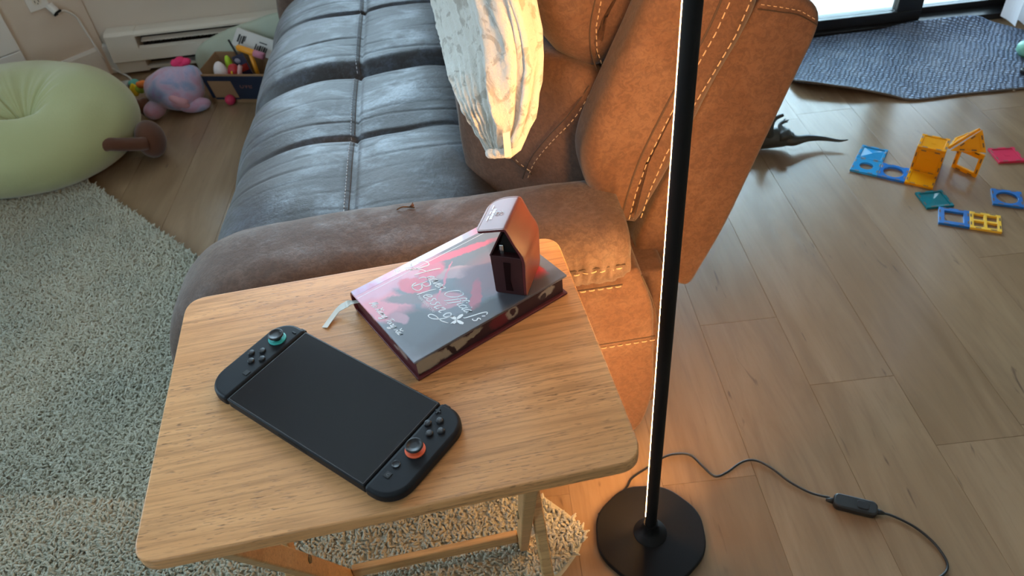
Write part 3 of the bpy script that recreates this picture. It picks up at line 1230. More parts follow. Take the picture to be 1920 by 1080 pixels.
# ================================================================== BLANKET
BROWS = [
    [(-0.0569,0.4,0.8243), (-0.0327,0.314,0.8507), (-0.0066,0.221,0.8792), (0.0151,0.129,0.908), (0.0345,0.092,0.9182), (0.0551,0.107,0.9104), (0.0711,0.141,0.8968)],
    [(-0.0646,0.4,0.7814), (-0.0379,0.314,0.8104), (-0.0091,0.221,0.8417), (0.015,0.129,0.8732), (0.0362,0.092,0.8844), (0.0586,0.107,0.8758), (0.0758,0.141,0.8607)],
    [(-0.0608,0.36,0.7422), (-0.0345,0.285,0.7702), (-0.0056,0.205,0.8), (0.0191,0.124,0.8308), (0.041,0.092,0.8413), (0.0638,0.105,0.8327), (0.0811,0.135,0.8177)],
    [(-0.0545,0.3,0.7216), (-0.0302,0.242,0.7449), (-0.0028,0.179,0.77), (0.0214,0.117,0.7952), (0.0432,0.092,0.8036), (0.0652,0.102,0.7959), (0.0812,0.125,0.783)],
    [(-0.0483,0.22,0.7134), (-0.0274,0.184,0.7284), (-0.0029,0.146,0.7439), (0.0199,0.107,0.7601), (0.0405,0.092,0.7646), (0.0604,0.098,0.7587), (0.0742,0.112,0.7497)],
    [(-0.0364,0.15,0.7032), (-0.0201,0.134,0.7095), (-0.0003,0.116,0.7163), (0.019,0.099,0.7226), (0.0364,0.092,0.7238), (0.0527,0.095,0.7196), (0.0634,0.101,0.7148)],
    [(-0.0244,0.14,0.6752), (-0.0125,0.127,0.6808), (0.0022,0.112,0.6872), (0.0164,0.098,0.693), (0.0294,0.092,0.6945), (0.0415,0.094,0.6914), (0.0495,0.1,0.6867)],
    [(-0.0131,0.125,0.6572), (-0.0055,0.116,0.6614), (0.004,0.106,0.6659), (0.0132,0.096,0.6704), (0.0218,0.092,0.6715), (0.0297,0.094,0.669), (0.0348,0.097,0.6664)],
    [(-0.0068,0.115,0.6491), (-0.0018,0.109,0.6519), (0.0045,0.102,0.6553), (0.0106,0.095,0.6586), (0.0163,0.092,0.6595), (0.0215,0.093,0.658), (0.025,0.096,0.6557)],
]
tops = []
for k, up_ in ((.075, (.10, .0)), (.05, (.05, .0))):
    pass
r0 = BROWS[0]
over = [[(p[0]+.045, p[1]+.01, p[2]+.05) for p in r0]]
over.insert(0, [(p[0]+.12, p[1]+.02, p[2]+.065) for p in r0])
over.insert(0, [(p[0]+.22, p[1]+.03, p[2]+.045) for p in r0])
CR = over+BROWS
cols = [resample(crom([Vector(CR[r][c]) for r in range(len(CR))], 10), 120) for c in range(7)]
surf = [resample(crom([cols[c][r] for c in range(7)], 14), 90) for r in range(120)]
blk = empty('fleece_blanket', (0, .86, 0), math.radians(2.7))
tag(blk, 'cream fleece throw blanket hanging over the sofa back cushions', 'blanket')
bm = bmesh.new()


def bl_pt(i, j):
    u, v = i/89, j/119
    p = surf[j][i].copy()
    a = surf[j][min(i+1, 89)]-surf[j][max(i-1, 0)]
    b = surf[min(j+1, 119)][i]-surf[max(j-1, 0)][i]
    n_ = a.cross(b)
    n_.normalize()
    if n_.y > 0:
        n_ = -n_
    rib = .0036*math.sin(u*80+2*noise.noise(Vector((u*3, v*4, 0))))*(1-min(1, max(0, (u-.5)/.15)))*(.5+.8*abs(noise.noise(Vector((u*14, v*6, 2)))))
    fold = .010*math.exp(-((u-.62-.05*math.sin(v*5))/.05)**2)-.012*math.exp(-((u-.80)/.035)**2)+.006*noise.noise(Vector((u*5, v*3, 7)))
    fine = .0025*noise.noise(p*90)+.0015*noise.noise(p*220)
    return p+n_*(rib+fold*min(1, (1-v)*6+.2)+fine)


grid(bm, 90, 120, bl_pt)
o = obj('throw', bm, M['fleece'], blk, smooth=True)
so = o.modifiers.new('thickness', 'SOLIDIFY')
so.thickness = .010
so.offset = -1
bm = bmesh.new()
edge_ = [bl_pt(89, j) for j in range(0, 120, 4)]+[bl_pt(i, 119) for i in range(88, 0, -6)]
add_tube(bm, [p+Vector((0, -.002, 0))+Vector([.0018*noise.noise(p*150+Vector((k, 0, 0))) for k in (0, 9, 17)]) for p in edge_], .0075, 10)
add_tube(bm, [bl_pt(77, j)+Vector((0, -.003, 0))+Vector([.0016*noise.noise(bl_pt(77, j)*150+Vector((k, 0, 0))) for k in (0, 9, 17)]) for j in range(0, 119, 4)], .0055, 10)
obj('rolled_hem', bm, M['fleece'], blk, smooth=True)
bm = bmesh.new()
q0, q1, q2 = Vector((0.0206,0.08,0.7001)), Vector((0.0203,0.078,0.6819)), Vector((0.0202,0.08,0.6598))
for a, b in ((q0, q1), (q1, q2)):
    pass
wv = Vector((.0052, .001, 0))
tv = Vector((0, .0012, 0))
secs = [[bm.verts.new(q+s1*wv+s2*tv) for s1, s2 in ((-1, -1), (1, -1), (1, 1), (-1, 1))] for q in (q0, q1, q2)]
for a, b in zip(secs, secs[1:]):
    for k in range(4):
        bm.faces.new((a[k], a[(k+1) % 4], b[(k+1) % 4], b[k]))
bm.faces.new(secs[0][::-1])
bm.faces.new(secs[-1])
obj('care_tag', bm, M['tagribbon'], blk)

# dried twig on the arm
tw = empty('dried_twig', (-0.1545,0.9757,0.565))
tag(tw, 'small dried twig lying on the sofa armrest', 'twig')
tc0 = Vector((-0.1545,0.9757,0.565))
bm = bmesh.new()
add_tube(bm, crom([Vector((-0.1678,0.9711,0.566))-tc0, Vector((-0.1588,0.9724,0.569))-tc0, Vector((-0.1498,0.9735,0.567))-tc0, Vector((-0.1395,0.97,0.567))-tc0], 6), .0013, 6)
add_tube(bm, crom([Vector((-0.147,0.9716,0.568))-tc0, Vector((-0.1429,0.971,0.572))-tc0, Vector((-0.1409,0.9736,0.574))-tc0], 5), .0011, 6)
obj('stem', bm, cmat('twig_brown', (.10, .055, .03), (.07, .04, .02), 200, .8), tw, smooth=True)
bm = bmesh.new()
add_blob(bm, Vector((-0.142,0.9694,0.572))-tc0, (.003, .002, .0025), 6)
obj('bud', bm, mat('bud_brown', (.12, .05, .025), .7), tw, smooth=True)
# ================================================================== TRAY TABLE
TC = Vector((-.148, .546, 0))
TA = .107
TOP = .66
table = empty('tray_table', tuple(TC), TA)
tag(table, 'light wooden folding tray table with crossed legs', 'table')
Ri = Matrix.Rotation(-TA, 2)
loc2 = lambda x, y: tuple(Ri @ Vector((x-TC.x, y-TC.y)))
corners = [loc2(*p) for p in ((-.4001, .6997), (-.3627, .3465), (.1057, .3964), (.0629, .743))]
bm = bmesh.new()
add_prism(bm, round_poly(corners, .026, 7), TOP-.0165, TOP)
o = obj('tabletop', bm, M['tray'], table)
bevel(o, .0022, 3)


def bar(name, p, q, wx, wn, m_=None, parent=None):
    """rectangular bar from p to q; wx = thickness along local x"""
    p, q = Vector(p), Vector(q)
    d = (q-p)
    L_ = d.length
    z = d.normalized()
    x = Vector((1, 0, 0))
    if abs(z.x) > .9:
        x = Vector((0, 1, 0))
    y = z.cross(x).normalized()
    x = y.cross(z).normalized()
    R_ = Matrix((x, y, z)).transposed().to_4x4()
    Mx = Matrix.Translation(p) @ R_
    bm = bmesh.new()
    add_box(bm, -wx/2, wx/2, -wn/2, wn/2, 0, L_, M=Mx)
    o = obj(name, bm, m_ or M['tray_leg'], parent or table)
    bevel(o, .003, 2)
    return o


cx = -.023
for s, nm in ((1, 'r'), (-1, 'l')):
    xo, xi = cx+s*.171, cx+s*.1525
    bar('leg', (xo, -.165, .001), (xo, .150, TOP-.0165), .016, .028)
    bar('leg', (xi, .128, .001), (xi, -.150, TOP-.0175), .016, .028)
    bm = bmesh.new()
    zc = .33
    Mb = Matrix.Translation((xi-s*.0085, -.008, zc)) @ Matrix.Rotation(s*-PI/2, 4, 'Y')
    add_lathe(bm, [(0, -.001), (.0062, -.001), (.0055, .0018), (.0028, .0022), (.0026, .0008), (0, .0008)], 16, M=Mb)
    obj('pivot_bolt', bm, cmat('brass_bolt', (.30, .22, .12), (.2, .15, .08), 60, .4, metal=.8), table, smooth=True)
bar('stretcher', (cx-.1445, .112, .062), (cx+.1445, .112, .062), .012, .026)
bar('stretcher', (cx-.163, -.118, .10), (cx+.163, -.118, .10), .012, .026)
for y in (-.15, .15):
    bm = bmesh.new()
    add_box(bm, -.19, .15, y-.011, y+.011, TOP-.034, TOP-.0165)
    o = obj('support_rail', bm, M['tray_leg'], table)
    bevel(o, .002, 2)

# ================================================================== GAME CONSOLE
con = empty('handheld_game_console', (-.1963, .4993, TOP), -.6857)
tag(con, 'black handheld game console with dark screen on the wooden tray', 'game console')
TH = .0139
bm = bmesh.new()
add_prism(bm, round_poly([(-.0985, -.0565), (.0985, -.0565), (.0985, .0565), (-.0985, .0565)], .002), .0006, TH-.0010)
o = obj('body', bm, M['con_black'], con)
bevel(o, .0014, 3)
bm = bmesh.new()
for x0, x1, y0, y1 in ((-.075, -.03, .0562, .0570), (.03, .05, .0562, .0570), (-.02, .02, -.0570, -.0562)):
    add_box(bm, x0, x1, y0, y1, .004, .008)
obj('vents', bm, M['con_line'], con)['kind'] = 'stuff'
bm = bmesh.new()
add_prism(bm, round_poly([(-.0968, -.0550), (.0968, -.0550), (.0968, .0550), (-.0968, .0550)], .0015), TH-.0012, TH-.0006)
sc = obj('screen_rim', bm, M['con_rim'], con)
bm = bmesh.new()
add_prism(bm, round_poly([(-.0962, -.0544), (.0962, -.0544), (.0962, .0544), (-.0962, .0544)], .0012), TH-.0011, TH-.00045)
obj('screen', bm, M['con_glass'], con)


def text_mesh(bm, s, size, Mx, mi=0, depth=0.0):
    cu = bpy.data.curves.new('t', 'FONT')
    cu.body = s
    cu.size = size
    cu.align_x = 'CENTER'
    cu.align_y = 'CENTER'
    cu.fill_mode = 'FRONT'
    cu.resolution_u = 3
    o = bpy.data.objects.new('t', cu)
    SC.collection.objects.link(o)
    bpy.context.view_layer.update()
    me = o.to_mesh()
    vs = [bm.verts.new(Mx @ v.co) for v in me.vertices]
    for p in me.polygons:
        try:
            bm.faces.new([vs[i] for i in p.vertices]).material_index = mi
        except ValueError:
            pass
    o.to_mesh_clear()
    bpy.data.objects.remove(o)
    bpy.data.curves.remove(cu)


def button(parent, x, y, r=.0037, letter=None, h=.0022):
    bm = bmesh.new()
    add_lathe(bm, [(r, -.001), (r, h*.6), (r*.9, h*.92), (r*.7, h), (0, h)], 20)
    if letter:
        text_mesh(bm, letter, .0046, Matrix.Translation((0, 0, h+.00008)), 1)
    o = obj('button', bm, [M['con_button'], M['con_mark']], parent, loc=(x, y, TH))
    autosmooth(o, 50)
    return o


def stick(parent, x, y, ring):
    bm = bmesh.new()
    add_lathe(bm, [(.0100, -.0008), (.0100, .0010), (.0093, .0014), (.0080, .0014), (.0080, .0005), (0, .0005)], 36)
    autosmooth(obj('stick_ring', bm, ring, parent, loc=(x, y, TH)), 50)
    bm = bmesh.new()
    add_lathe(bm, [(.0046, -.001), (.0042, .0045), (.0082, .0056), (.0088, .0066), (.0086, .0078), (.0078, .0083), (.0066, .0079), (.0060, .0073), (.003, .0070), (0, .0070)], 36)
    autosmooth(obj('thumbstick', bm, M['con_button'], parent, loc=(x, y, TH)), 60)


def controller(sign, name):
    e = empty(name)
    e.parent = con
    x0, x1 = .0990, .1362
    out = [(x0, -.0578)]
    # outer corners are generous arcs
    for a in range(0, 11):
        t_ = -PI/2+PI/2*a/10
        out.append((x1-.0275+.0275*math.cos(t_), -.0578+.0275+.0275*math.sin(t_)))
    for a in range(0, 11):
        t_ = PI/2*a/10
        out.append((x1-.0245+.0245*math.cos(t_), .0578-.0245+.0245*math.sin(t_)))
    out.append((x0, .0578))
    if sign < 0:
        out = [(-x, y) for x, y in out][::-1]
    bm = bmesh.new()
    add_prism(bm, out, .0004, TH)
    o = obj('shell', bm, M['con_black'], e)
    m_ = bevel(o, .0042, 5, 30).modifiers[0]
    # shoulder trigger on the top edge
    bm = bmesh.new()
    add_box(bm, sign*.105-.004 if sign < 0 else .101, sign*.101 if sign < 0 else .109, .0570, .0596, .003, .0105)
    bevel(obj('shoulder_button', bm, M['con_button'], e), .001, 2)
    return e


cl_ = controller(-1, 'left_controller')
stick(cl_, -.1172, .0312, M['teal_ring'])
for (x, y) in ((-.1172, .0095), (-.1258, .0010), (-.1166, -.0072), (-.1083, .0012)):
    button(cl_, x, y)
bm = bmesh.new()
add_box(bm, -.0029, .0029, -.0008, .0008, -.0005, .0011)
bevel(obj('minus_button', bm, M['con_button'], cl_, loc=(-.1075, .0476, TH)), .0003, 1)
bm = bmesh.new()
add_prism(bm, round_poly([(-.003, -.003), (.003, -.003), (.003, .003), (-.003, .003)], .0008), -.0004, .0007)
o = obj('capture_button', bm, M['con_button'], cl_, loc=(-.1077, -.0213, TH))
bm = bmesh.new()
for a in (0, 1, 2, 3):
    add_box(bm, -.0035, .0035, .0031, .0035, 0, .0002, M=Matrix.Translation((-.1077, -.0213, TH)) @ Matrix.Rotation(a*PI/2, 4, 'Z'))
obj('button_outline', bm, M['con_line'], cl_)
cr_ = controller(1, 'right_controller')
stick(cr_, .1142, -.0008, M['orange_ring'])
for (x, y, c_) in ((.1130, .0379, 'X'), (.1049, .0293, 'Y'), (.1218, .0290, 'A'), (.1141, .0206, 'B')):
    button(cr_, x, y, letter=c_)
bm = bmesh.new()
add_box(bm, -.0031, .0031, -.0009, .0009, -.0005, .0011)
add_box(bm, -.0009, .0009, -.0031, .0031, -.0005, .00112)
obj('plus_button', bm, M['con_button'], cr_, loc=(.1040, .0462, TH))
bm = bmesh.new()
add_lathe(bm, [(.0041, -.0005), (.0041, .0009), (.0036, .0012), (.0026, .0008), (0, .0008)], 24)
autosmooth(obj('home_button', bm, [M['con_button']], cr_, loc=(.1095, -.0230, TH)), 50)
bm = bmesh.new()
add_prism(bm, round_poly([(-.003, -.003), (.003, -.003), (.003, .003), (-.003, .003)], .0008), -.0004, .0007)
text_mesh(bm, 'C', .0042, Matrix.Translation((0, 0, .0008)), 1)
obj('c_button', bm, [M['con_button'], M['con_mark']], cr_, loc=(.1105, -.0358, TH))
bm = bmesh.new()
for a in (0, 1, 2, 3):
    add_box(bm, -.0035, .0035, .0031, .0035, 0, .0002, M=Matrix.Translation((.1105, -.0358, TH)) @ Matrix.Rotation(a*PI/2, 4, 'Z'))
obj('button_outline', bm, M['con_line'], cr_)

# ================================================================== BOOK
BW, BL, BT = .1475, .2042, .0300
book = empty('hardcover_book', (-.1875, .6479, TOP), math.radians(-57.85))
tag(book, 'thick hardcover novel with red and grey cover on the tray', 'book')
# local x: spine to fore edge, local y: tail to head of the book
PK, GR = (.70, .16, .24), (.20, .21, .25)
cover_m = blob_mat('cover_print', GR, [
    (.050, .020, .048, .022, .25, (.80, .30, .38), .25),
    (.020, .050, .016, .060, .0, (.74, .38, .52), .4),
    (.045, .062, .020, .013, .5, (.78, .15, .22), .2),
    (.060, .046, .030, .008, .9, (.26, .20, .22), .3),
    (.090, .074, .014, .024, -.5, (.66, .30, .36), .25),
    (.060, .115, .010, .036, -.45, (.60, .40, .44), .3),
    (.036, .090, .012, .018, .2, (.78, .18, .28), .25),
    (.030, .135, .006, .050, -.2, (.82, .14, .24), .35),
    (.085, .140, .030, .040, .2, (.33, .20, .24), .5),
    (.108, .105, .006, .030, .9, (.60, .16, .22), .3),
    (.120, .178, .016, .012, .4, (.62, .06, .09), .25),
    (.062, .092, .0016, .034, .75, (.80, .24, .34), .2),
    (.110, .030, .040, .030, .2, (.10, .105, .125), .5),
    (.138, .110, .018, .095, .0, (.075, .07, .08), .5),
    (.080, .022, .012, .007, .3, (.50, .26, .32), .3),
    (.070, .178, .030, .018, .0, (.12, .12, .14), .5)], .36, .007, 60, spec=.9)
spine_m = mat('cover_dark_red', (.15, .018, .024), .35)
board_m = cmat('board_dark_red', (.13, .022, .026), (.10, .018, .022), 80, .45)
bm = bmesh.new()
add_prism(bm, round_poly([(.004, 0), (BW, 0), (BW, BL), (.004, BL)], .0012), BT-.0030, BT)
o = obj('front_cover', bm, cover_m, book)
bevel(o, .0008, 2)
bm = bmesh.new()
add_prism(bm, round_poly([(.004, 0), (BW, 0), (BW, BL), (.004, BL)], .0012), .0002, .0032)
o = obj('back_cover', bm, board_m, book)
bevel(o, .0008, 2)
bm = bmesh.new()
sp = [(.006, .0002), (.002, .003), (-.0005, .009), (-.001, BT/2), (-.0005, BT-.009), (.002, BT-.003), (.006, BT), (.006, BT-.0028), (.0042, BT-.005), (.002, BT-.010), (.0015, BT/2), (.002, .010), (.0042, .005), (.006, .003)]
add_prism(bm, sp, 0, BL, axis='y')
autosmooth(obj('spine', bm, spine_m, book), 50)
# printed page edges
fore_m = blob_mat('fore_edge_print', (.040, .012, .014), [
    (.016, .014, .022, .010, 0, (.40, .30, .20), .25),
    (.050, .014, .020, .0075, .12, (.38, .29, .19), .3),
    (.076, .017, .012, .004, .2, (.34, .27, .18), .3),
    (.048, .011, .003, .012, .5, (.03, .012, .012), .3),
    (.112, .015, .014, .010, .0, (.16, .015, .020), .4),
    (.128, .016, .008, .0085, .2, (.36, .28, .20), .3),
    (.129, .016, .004, .0055, .3, (.05, .015, .016), .3),
    (.177, .016, .011, .006, .15, (.38, .31, .23), .3),
    (.172, .013, .005, .004, .5, (.05, .03, .03), .3)], .6, .0035, 170, axes=(1, 2), grain=.2)
tail_m = blob_mat('tail_edge_print', (.085, .010, .014), [
    (.112, .014, .010, .006, -.3, (.30, .20, .17), .3),
    (.028, .020, .004, .0014, -.5, (.45, .30, .27), .3),
    (.046, .017, .005, .0013, -.4, (.45, .30, .27), .3),
    (.066, .019, .005, .0012, -.5, (.42, .28, .25), .3),
    (.086, .017, .003, .0012, -.2, (.42, .28, .25), .3),
    (.097, .010, .006, .003, .2, (.30, .20, .17), .3),
    (.130, .021, .003, .0012, 0, (.42, .28, .25), .3)], .6, .002, 220, axes=(0, 2), grain=.2)
bm = bmesh.new()
x0, x1, y0, y1, z0, z1 = .004, BW-.0045, .0035, BL-.0035, .0032, BT-.003
vs = add_box(bm, x0, x1, y0, y1, z0, z1)
for f in bm.faces:
    n_ = f.calc_center_median()
    f.material_index = 1 if n_.y < y0+.001 else 0
obj('page_block', bm, [fore_m, tail_m], book)
# foil strip along the hinge
bm = bmesh.new()
foil_m = mat('hinge_foil', (.62, .55, .72), .22, spec=.6, coat=.6)
tq = NT(foil_m)
fv = tq.noise(tq.coords(), 26, 4)
tq.color(tq.ramp(fv, [(.3, (.45, .62, .80)), (.5, (.62, .50, .74)), (.7, (.72, .30, .50))]))
add_box(bm, .004, .0145, .0005, BL-.0005, BT-.0002, BT+.00012)
obj('hinge_strip', bm, foil_m, book)
bm = bmesh.new()
add_box(bm, .0193, .0198, .001, BL-.001, BT-.0002, BT+.0001)
obj('hinge_crease', bm, M['foil'], book)
# ribbon bookmark
rb = [(.012, .006, .0175), (.006, -.004, .0165), (.0005, -.010, .0125), (-.004, -.018, .0070), (-.001, -.030, .0022), (.006, -.042, .0010)]
rb = [Vector(p) for p in rb]
P = crom(rb, 8)
bm = bmesh.new()
prev = None
for i, p in enumerate(P):
    t_ = (P[min(i+1, len(P)-1)]-P[max(i-1, 0)]).normalized()
    s_ = Vector((.9, .35, .25))
    s_ = (s_-t_*s_.dot(t_)).normalized()*.0042
    n_ = t_.cross(s_).normalized()*.0003
    ring = [bm.verts.new(p+a+b) for a, b in ((-s_, -n_), (s_, -n_), (s_, n_), (-s_, n_))]
    if prev:
        for k in range(4):
            bm.faces.new((prev[k], prev[(k+1) % 4], ring[(k+1) % 4], ring[k]))
    else:
        bm.faces.new(ring)
    prev = ring
bm.faces.new(prev)
obj('ribbon_bookmark', bm, M['tagribbon'], book)

# hand-lettered title: stroke glyphs (x height 1)
GL = {
 'a': ([[(.78, .82), (.45, 1.0), (.1, .62), (.15, .12), (.45, .05), (.72, .5), (.82, 1.0), (.78, .3), (1.0, .02)]], 1.05),
 'c': ([[(.75, .8), (.5, 1.0), (.12, .65), (.2, .1), (.5, 0), (.85, .3)]], .9),
 'e': ([[(.1, .42), (.55, .55), (.72, .85), (.45, 1.0), (.12, .6), (.2, .1), (.5, 0), (.9, .35)]], .95),
 'f': ([[(1.0, 1.75), (.75, 2.05), (.5, 1.7), (.3, .4), (.05, -.85), (-.25, -1.0)], [(.0, 1.0), (.85, 1.08)]], .75),
 'g': ([[(.78, .82), (.45, 1.0), (.1, .62), (.2, .1), (.5, .08), (.75, .6), (.82, 1.0), (.72, -.3), (.4, -.95), (.0, -.85), (.2, -.5), (1.0, .05)]], 1.05),
 'i': ([[(.18, 1.0), (.1, .3), (.25, 0), (.5, .2)], [(.28, 1.42), (.36, 1.55)]], .52),
 'l': ([[(.55, 2.1), (.2, 1.0), (.08, .3), (.25, 0), (.5, .2)]], .5),
 'n': ([[(.12, 1.0), (.06, 0)], [(.07, .5), (.35, .95), (.6, .9), (.6, .25), (.75, 0), (1.0, .2)]], 1.0),
 'o': ([[(.5, 1.0), (.12, .7), (.15, .12), (.48, 0), (.8, .4), (.75, .85), (.5, 1.0), (.95, .85)]], .95),
 's': ([[(.72, .92), (.4, 1.02), (.22, .78), (.55, .42), (.5, .08), (.2, -.02), (.0, .15)]], .85),
 'u': ([[(.1, 1.0), (.06, .3), (.3, 0), (.6, .4), (.72, 1.0), (.68, .3), (.9, 0)]], .95),
 'v': ([[(.05, 1.0), (.3, .0), (.75, 1.05)]], .75),
 "'": ([[(.3, 2.1), (.12, 1.6)]], .3),
 'O': ([[(.95, 1.9), (.35, 1.7), (.0, .7), (.3, .0), (.95, .1), (1.45, .9), (1.35, 1.7), (.95, 1.9), (.7, 1.75)]], 1.5),
 'M': ([[(-.15, .1), (.1, .0), (.4, 1.8), (.55, .4), (1.05, 1.8), (1.1, .1), (1.35, .0)]], 1.45),
 'X': ([[(.1, 1.75), (.35, 1.7), (.85, .1), (1.15, .0)], [(1.2, 1.8), (.6, .9), (-.05, .0)]], 1.15),
 'T': ([[(.0, 1.6), (.5, 1.8), (1.35, 1.75)], [(.75, 1.75), (.55, .8), (.4, .0)]], 1.0),
}


def ribbon(bm, pts, wd, Mx, z):
    P = crom([Vector((p[0], p[1], 0)) for p in pts], 6)
    prev = None
    for i, p in enumerate(P):
        t_ = (P[min(i+1, len(P)-1)]-P[max(i-1, 0)])
        if t_.length < 1e-9:
            continue
        t_.normalize()
        n_ = Vector((-t_.y, t_.x, 0))
        ww = wd*(.55+.45*abs(t_.y))*(.6+.4*min(1, min(i, len(P)-1-i)/4))
        q = Mx @ p
        nn = (Mx.to_3x3() @ n_).normalized()*ww
        a, b = bm.verts.new((q.x+nn.x, q.y+nn.y, z)), bm.verts.new((q.x-nn.x, q.y-nn.y, z))
        if prev:
            try:
                bm.faces.new((prev[0], a, b, prev[1]))
            except ValueError:
                pass
        prev = (a, b)


def write(bm, s, x, y, xh, wd, z, shear=.35, track=1.0, rot=0):
    for ch in s:
        if ch == ' ':
            x += xh*.55*track
            continue
        st, adv = GL[ch]
        Mx = Matrix.Translation((x, y, 0)) @ Matrix(((xh*track, xh*shear, 0, 0), (0, xh, 0, 0), (0, 0, 1, 0), (0, 0, 0, 1)))
        for k in st:
            ribbon(bm, k, wd, Mx, z)
        x += xh*adv*track
    return x


I4 = Matrix.Identity(4)
ZT = BT+.00022
mm = lambda L_: [(a*.001, b*.001) for a, b in L_]
bm = bmesh.new()
# ornamental H with its swash
ribbon(bm, mm([(10, 89), (7, 84), (9, 79), (15, 77.5), (22, 80), (29, 84), (36, 86.5)]), .0007, I4, ZT)
ribbon(bm, mm([(12, 87), (14, 92.5), (20, 95.5), (25, 93.5), (23.5, 86), (21, 79), (17.5, 72)]), .0009, I4, ZT)
ribbon(bm, mm([(40, 101), (36.5, 94), (32.5, 83), (29, 71.5)]), .0009, I4, ZT)
write(bm, 'eaven', .0415, .0800, .0072, .0008, ZT, .38, .92)
write(bm, 'O', .0785, .0805, .0088, .0008, ZT, .35, 1.0)
write(bm, 'fficia', .0930, .0815, .0068, .0008, ZT, .40, 1.0)
ribbon(bm, mm([(139.5, 97.5), (137.0, 100.0), (134.2, 96), (130.5, 84), (128.2, 77), (126.5, 75.5)]), .0008, I4, ZT)
write(bm, "'", .1335, .0815, .0066, .0008, ZT, .35)
write(bm, 's', .1345, .0815, .0070, .0008, ZT, .35)
# B with double bowl
ribbon(bm, mm([(38, 72), (40, 78), (47, 80), (56, 77), (55, 71), (47, 69.5), (54, 67), (55.5, 61), (49, 58), (43, 60.5), (42, 66)]), .00085, I4, ZT)
ribbon(bm, mm([(49, 77), (47, 68), (44.5, 58)]), .00085, I4, ZT)
ribbon(bm, mm([(67.2, 78), (64, 70), (61, 59), (60, 56)]), .00085, I4, ZT)
write(bm, 'essin', .0655, .0600, .0082, .0008, ZT, .36, 1.10)
ribbon(bm, mm([(115, 66.5), (111.5, 69), (108.5, 65), (109.5, 60.5), (113, 62), (116.5, 69), (113, 58), (106, 49.5), (99, 47.5), (98, 51), (104, 54), (114, 54.5), (122.5, 58.5)]), .00085, I4, ZT)
# author line
xe = write(bm, 'Mo Xiang Tong Xiu', .0365, .0078, .0042, .00062, ZT, .35, 1.03)
obj('title_lettering', bm, M['white_print'], book)['kind'] = 'stuff'
bm = bmesh.new()
text_mesh(bm, 'TIAN GUAN CI FU', .0043, Matrix.Translation((.0805, .0558, ZT)))
obj('subtitle_lettering', bm, M['white_print'], book)['kind'] = 'stuff'


def butterfly(bm, x, y, s, ang):
    Mx = Matrix.Translation((x, y, 0)) @ Matrix.Rotation(ang, 4, 'Z') @ Matrix.Scale(s, 4)
    for sg in (1, -1):
        for poly in ([(0, .05), (.25, .55), (.7, .95), (1.0, .85), (.85, .4), (.45, .08)], [(0, 0), (.5, -.02), (.72, -.3), (.55, -.55), (.62, -.85), (.3, -.6), (.08, -.3)]):
            P = [Mx @ Vector((sg*a, b, 0)) for a, b in poly]
            bm.faces.new([bm.verts.new((p.x, p.y, ZT)) for p in (P if sg > 0 else P[::-1])])


bm = bmesh.new()
butterfly(bm, .1243, .0680, .0082, -.55)
obj('butterfly_emblem', bm, M['white_print'], book)
bm = bmesh.new()
butterfly(bm, .0135, .0725, .0048, -.4)
obj('butterfly_emblem', bm, M['white_print'], book)
bm = bmesh.new()
butterfly(bm, .0085, .0590, .0036, .5)
obj('butterfly_emblem', bm, M['white_print'], book)

# ================================================================== LEATHER CASE ON THE BOOK
case = empty('leather_case', (-.0202, .6153, TOP+BT), math.radians(-20.4))
tag(case, 'burgundy leather flip case standing half open on the book', 'case')
CW, CD = .0362, .060
bm = bmesh.new()
add_prism(bm, round_poly([(.0015, .0004), (CW-.0015, .0004), (CW-.001, .054), (.0, .054)], [.003, .003, .001, .001]), .0012, CD-.0012, axis='y')
o = obj('box', bm, M['case_in'], case)
bevel(o, .0012, 3)
bm = bmesh.new()
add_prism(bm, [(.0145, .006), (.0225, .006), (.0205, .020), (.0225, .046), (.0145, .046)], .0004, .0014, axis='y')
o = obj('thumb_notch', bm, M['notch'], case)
# outer wrap: right wall, slanted shoulder and lid in one bent sheet
T_ = .0026
outer = [(CW+.0015, .0006), (CW+.0022, .054), (.0222, .0905), (.0185, .0922), (-.0125, .0855)]
inner = [(-.0118, .0828), (.0180, .0894), (.0205, .0880), (CW-.0008, .0528), (CW-.0012, .0006)]
prof_o = resample(crom([(p[0], p[1], 0) for p in [outer[0], (CW+.0022, .03), outer[1], (.0295, .0735), outer[2], outer[3], (.004, .0893), outer[4]]], 8), 60)
prof_i = resample(crom([(p[0], p[1], 0) for p in [inner[4], (CW-.001, .03), inner[3], (.0275, .0718), inner[2], inner[1], (.004, .0864), inner[0]]], 8), 60)
bm = bmesh.new()


def yb_(k):   # the lid's free corners are rounded
    p = prof_o[k]
    if p.x < .006:
        u = (.006-p.x)/.0185
        u = min(1, max(0, u))
        back = .0185*(1-math.sqrt(max(0, 1-u*u)))
        front = .005*(1-math.sqrt(max(0, 1-max(0, (u-.72)/.28)**2)))
        return front, CD-back
    if p.y < .004:
        q = (.004-p.y)/.004*.003
        return q, CD-q
    return 0, CD


V = []
for k in range(60):
    f_, b_ = yb_(k)
    V.append([bm.verts.new((prof_o[k].x, f_, prof_o[k].y)), bm.verts.new((prof_o[k].x, b_, prof_o[k].y)), bm.verts.new((prof_i[k].x, b_, prof_i[k].y)), bm.verts.new((prof_i[k].x, f_, prof_i[k].y))])
for a, b in zip(V, V[1:]):
    bm.faces.new((a[0], a[1], b[1], b[0]))
    for s_ in (1, 2, 3):
        f = bm.faces.new((a[s_], a[(s_+1) % 4], b[(s_+1) % 4], b[s_]))
        f.material_index = 1
bm.faces.new(V[0]).material_index = 1
bm.faces.new(V[-1][::-1]).material_index = 1
flap = autosmooth(obj('flip_cover', bm, [M['case_out'], M['case_edge']], case), 40)
